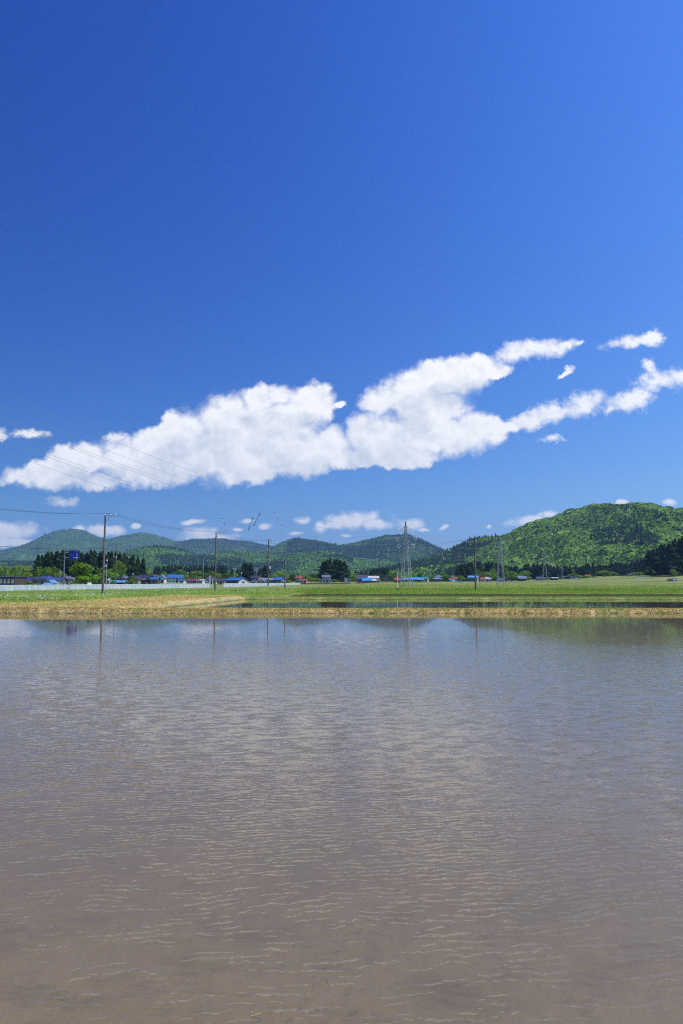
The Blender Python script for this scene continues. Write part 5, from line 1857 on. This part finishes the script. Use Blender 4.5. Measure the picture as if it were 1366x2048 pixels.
def span(a, b, sag, n=14):
    return [a.lerp(b, f_) - Vector((0, 0, 4 * sag * f_ * (1 - f_))) for f_ in [i / n for i in range(n + 1)]]


NM = {-1: 'topmost earth wire', 0: 'upper conductor', 1: 'middle conductor', 2: 'lower conductor'}
for k, sg in ((-1, 0), (0, -1), (0, 1), (1, -1), (1, 1), (2, -1), (2, 1)):
    pts = [back_wire(k, sg, t_) for t_ in np.linspace(215, 0, 40)]
    for i in range(3):
        pts += span(arm_tip(i, k, sg), arm_tip(i + 1, k, sg), [3.6, 4.5, 2.0][i])[1:]
    side = '' if k < 0 else (' on the left side' if sg < 0 else ' on the right side')
    wire('power_line', f'{NM[k]} of the pylon line{side}', pts, .016, ALU, 'conductors of the pylon line')

SPM = [paint('spacer_white', (.70, .70, .68), .4, .04), paint('spacer_dark', (.10, .09, .09), .5, .05)]


def tt_for(px):
    # distance back along the line at which it crosses that column
    c = (px - 683) / F
    p = PP[0]
    return (p.x - c * p.y) / (dirb.x * -1 - c * dirb.y * -1) if False else (c * p.y - p.x) / (dirb.x - c * dirb.y)


for (pxa, pya, pxb, pyb, lab) in ((445, 1037, 453, 1059.5, 'leftmost white spacer rod hanging between the overhead conductors'), (506, 1035.5, 497, 1059, 'dark spacer rod leaning left nearest to the white spacer rods'),
                                  (519.5, 1027, 508, 1050.5, 'dark spacer rod leaning left slightly higher than its twin'), (551, 1026.5, 563, 1049, 'rightmost white spacer rod high above the transformer pole')):
    Y = PP[0].y + dirb.y * tt_for((pxa + pxb) / 2)
    A, B = at(pxa, pya, Y), at(pxb, pyb, Y)
    dk = 'dark' in lab
    rt = empty('spacer_rod', A, lab, 'spacer rod', 'spacer rods in the overhead line')
    d = B - A
    for f0, f1, m_ in ((0, .30, 0), (.30, .66, 1), (.66, 1, 0)):
        mb = MB()
        c_ = SPM[1] if (dk or m_) else SPM[0]
        mb.tube(d * f0, d * f1, .05 if m_ == 0 else .032, .05 if m_ == 0 else .032, c_, 8)
        if m_ == 0:
            for q in np.linspace(f0 + .03, f1 - .03, 5):
                mb.tube(d * q, d * (q + .018), .085, .07, c_, 9)
        mb.build('rod_insulator' if m_ == 0 else 'rod_core', rt)
    for e in (0, 1):
        MB().tube(d * e - Vector((.1, 0, 0)), d * e + Vector((.1, 0, 0)), .07, .07, DARKM, 8).build('clamp', rt)
for (tt_, lab) in ((.38, 'small white spacer rod left of the bare pole on the lower conductors'), (.62, 'small white spacer rod nearest to the bare pole')):
    A = span(arm_tip(0, 1, -1), arm_tip(1, 1, -1), 3.6, 50)[int(tt_ * 50)]
    B = span(arm_tip(0, 2, -1), arm_tip(1, 2, -1), 3.6, 50)[int(tt_ * 50)]
    rt = empty('spacer_rod', A, lab, 'spacer rod', 'spacer rods in the overhead line')
    MB().tube((0, 0, 0), B - A, .05, .05, SPM[0], 8).build('rod_insulator', rt)

# distribution wires from pole to pole
far5 = Vector((P5[2], 116, P5[3] + P5[4] - .1))
for k in range(3):
    pts = span(P0[1][k], P1[1][k], .55) + span(P1[1][k], P2[1][k], .75)[1:] + span(P2[1][k], P3[1][k], .9)[1:]
    wire('overhead_wire', ['inner', 'middle', 'outer'][k] + ' wire strung along the crossarm poles', pts, .012, CABLE, 'wires along the crossarm poles')
for k, dz in enumerate((.2, .9)):
    a = Vector((x3 + .7, 150, zg3 + h3 - dz))
    wire('overhead_wire', ['upper', 'lower'][k] + ' wire from the transformer pole to the bare pole', span(a, far5 - Vector((0, 0, .15 * k)), 1.3 + .2 * k, 24), .012, CABLE, 'wires to the bare pole')


def on(pole_, z):
    return Vector((pole_[2] - .12, pole_[0].location.y - .14, z))


pts = span(on(P0, 6.6), on(P1, Z(1096.5, 90)), .6) + span(on(P1, Z(1096.5, 90)), on(P2, Z(1115, 120)), .7)[1:] + span(on(P2, Z(1115, 120)), on(P3, Z(1108.5, 150)), .7)[1:]
wire('telephone_cable', 'thick black telephone cable slung low from pole to pole', pts, .028, CABLE, None)
pts = span(on(P2, Z(1114, 120)), Vector((X(536, 150), 150 - .2, Z(1127, 150))), .5) + span(Vector((X(536, 150), 150 - .2, Z(1127, 150))), Vector((X(950, 116), 116 - .16, Z(1126, 116))), 1.0, 24)[1:]
wire('telephone_cable', 'lowest thin cable running past the pylon to the bare pole', pts, .016, CABLE, None)
# thin lines across the village on the right
for k, (py, lab) in enumerate(((1137, 'upper'), (1142, 'middle'), (1146, 'lower'))):
    wire('overhead_wire', lab + ' thin wire before the cedars at the foot of the big hill', span(at(1180, py, 500), at(1440, py - 2, 500), 1.0), .025, ALU, 'wires at the foot of the big hill')

# ------------------------------------------------------------------ vehicles and small things far right
TYRE = paint('tyre', (.02, .02, .02), .8, .05)
TRW = paint('truck_white', (.72, .73, .74), .3, .04)
TRB = paint('truck_blue', (.15, .36, .55), .4, .06)


def mini_truck(px, Y, label, body, cargo, s=1.0, yaw=0):
    x = X(px, Y)
    rt = empty('parked_truck', (x, Y, gz1(x, Y) + .05), label, 'truck', None, R(yaw))
    rt.scale = (s, s, s)
    b = MB()
    b.box(-1.65, 1.65, -.7, .7, .35, .62, body)
    b.prism([(-1.62, .62), (-.35, .62), (-.35, 1.75), (-1.15, 1.78), (-1.6, 1.05)], -.7, .7, body, axis=1)
    b.build('body', rt)
    MB().prism([(-1.50, 1.08), (-.50, 1.08), (-.50, 1.62), (-1.14, 1.65)], -.72, -.703, GLASS, axis=1).build('side_window', rt)
    c = MB().box(-.28, 1.62, -.69, .69, .63, 1.35, cargo)
    c.build('cargo_box', rt)
    for wx in (-1.1, 1.05):
        for sg in (-1, 1):
            w = MB().tube((wx, sg * .55, .28), (wx, sg * .72, .28), .28, .28, TYRE, 14).build('wheel', rt)
            MB().tube((wx, sg * .722, .28), (wx, sg * .735, .28), .15, .15, STEEL, 10).build('rim', w)


def on_slope(px, py, Y0, Y1):
    best, bd = Y0, 1e9
    for Y in np.linspace(Y0, Y1, 120):
        p = at(px, py, float(Y))
        d = abs(gz1(p.x, float(Y)) - p.z)
        if d < bd:
            best, bd = float(Y), d
    return best


YT = on_slope(1346, 1161.5, 250, 470)
mini_truck(1349, YT, 'small white and blue truck parked in the field at the right edge', TRW, TRB, .75)
x = X(1340, YT + 3)
rt = empty('tractor', (x, YT + 3, gz1(x, YT + 3)), 'dark tractor with white canopy beside the small truck', 'tractor')
b = MB().box(-1.2, .1, -.4, .4, .5, 1.1, DARKM)
b.box(.1, 1.0, -.45, .45, .45, .9, REDP)
b.build('body', rt)
MB().box(-.05, 1.05, -.6, .6, 1.95, 2.08, WHITEP).build('canopy', rt)
for (a_, b_) in ((0, -.5), (0, .5), (1, -.5), (1, .5)):
    MB().tube((a_, b_, .9), (a_, b_, 1.95), .03, .03, DARKM, 6).build('canopy_post', rt)
for (wx, rr_) in ((.65, .6), (-.9, .38)):
    for sg in (-1, 1):
        w = MB().tube((wx, sg * .48, rr_), (wx, sg * .8, rr_), rr_, rr_, TYRE, 14).build('wheel', rt)
        MB().tube((wx, sg * .802, rr_), (wx, sg * .82, rr_), rr_ * .5, rr_ * .5, WHITEP, 10).build('rim', w)
YT = on_slope(906, 1164.5, 200, 470)
mini_truck(906, YT, 'little pale truck standing in the field below the red-roofed shed', TRW, TRW, .8)
YT = on_slope(920, 1164.5, 200, 470)
mini_truck(920, YT, 'little sky blue truck standing in the field left of the bare pole', TRB, TRW, .6, 160)
YT = on_slope(1020, 1163, 200, 470)
mini_truck(1021, YT, 'small dark truck standing in the field right of the second pylon', DARKM, TRW, .8, 150)

# pale blue irrigation chute running up the slope far right
YA, YB = on_slope(1267, 1160.5, 250, 470), on_slope(1300, 1154, 300, 520)
a, b = at(1266, 1160.3, YA), at(1299, 1153.8, YB)
a.z, b.z = gz1(a.x, a.y) + .15, gz1(b.x, b.y) + .2
CHUTE = paint('chute_blue', (.24, .36, .44), .6, .08)
m = MB()
pts = [a.lerp(b, f_) for f_ in np.linspace(0, 1, 12)]
for p_ in pts:
    p_.z = gz1(p_.x, p_.y) + .25
m.path(pts, .22, CHUTE, 6)
tag(m.build('irrigation_pipe'), 'pale blue irrigation pipe climbing the grassy slope at far right', 'pipe')
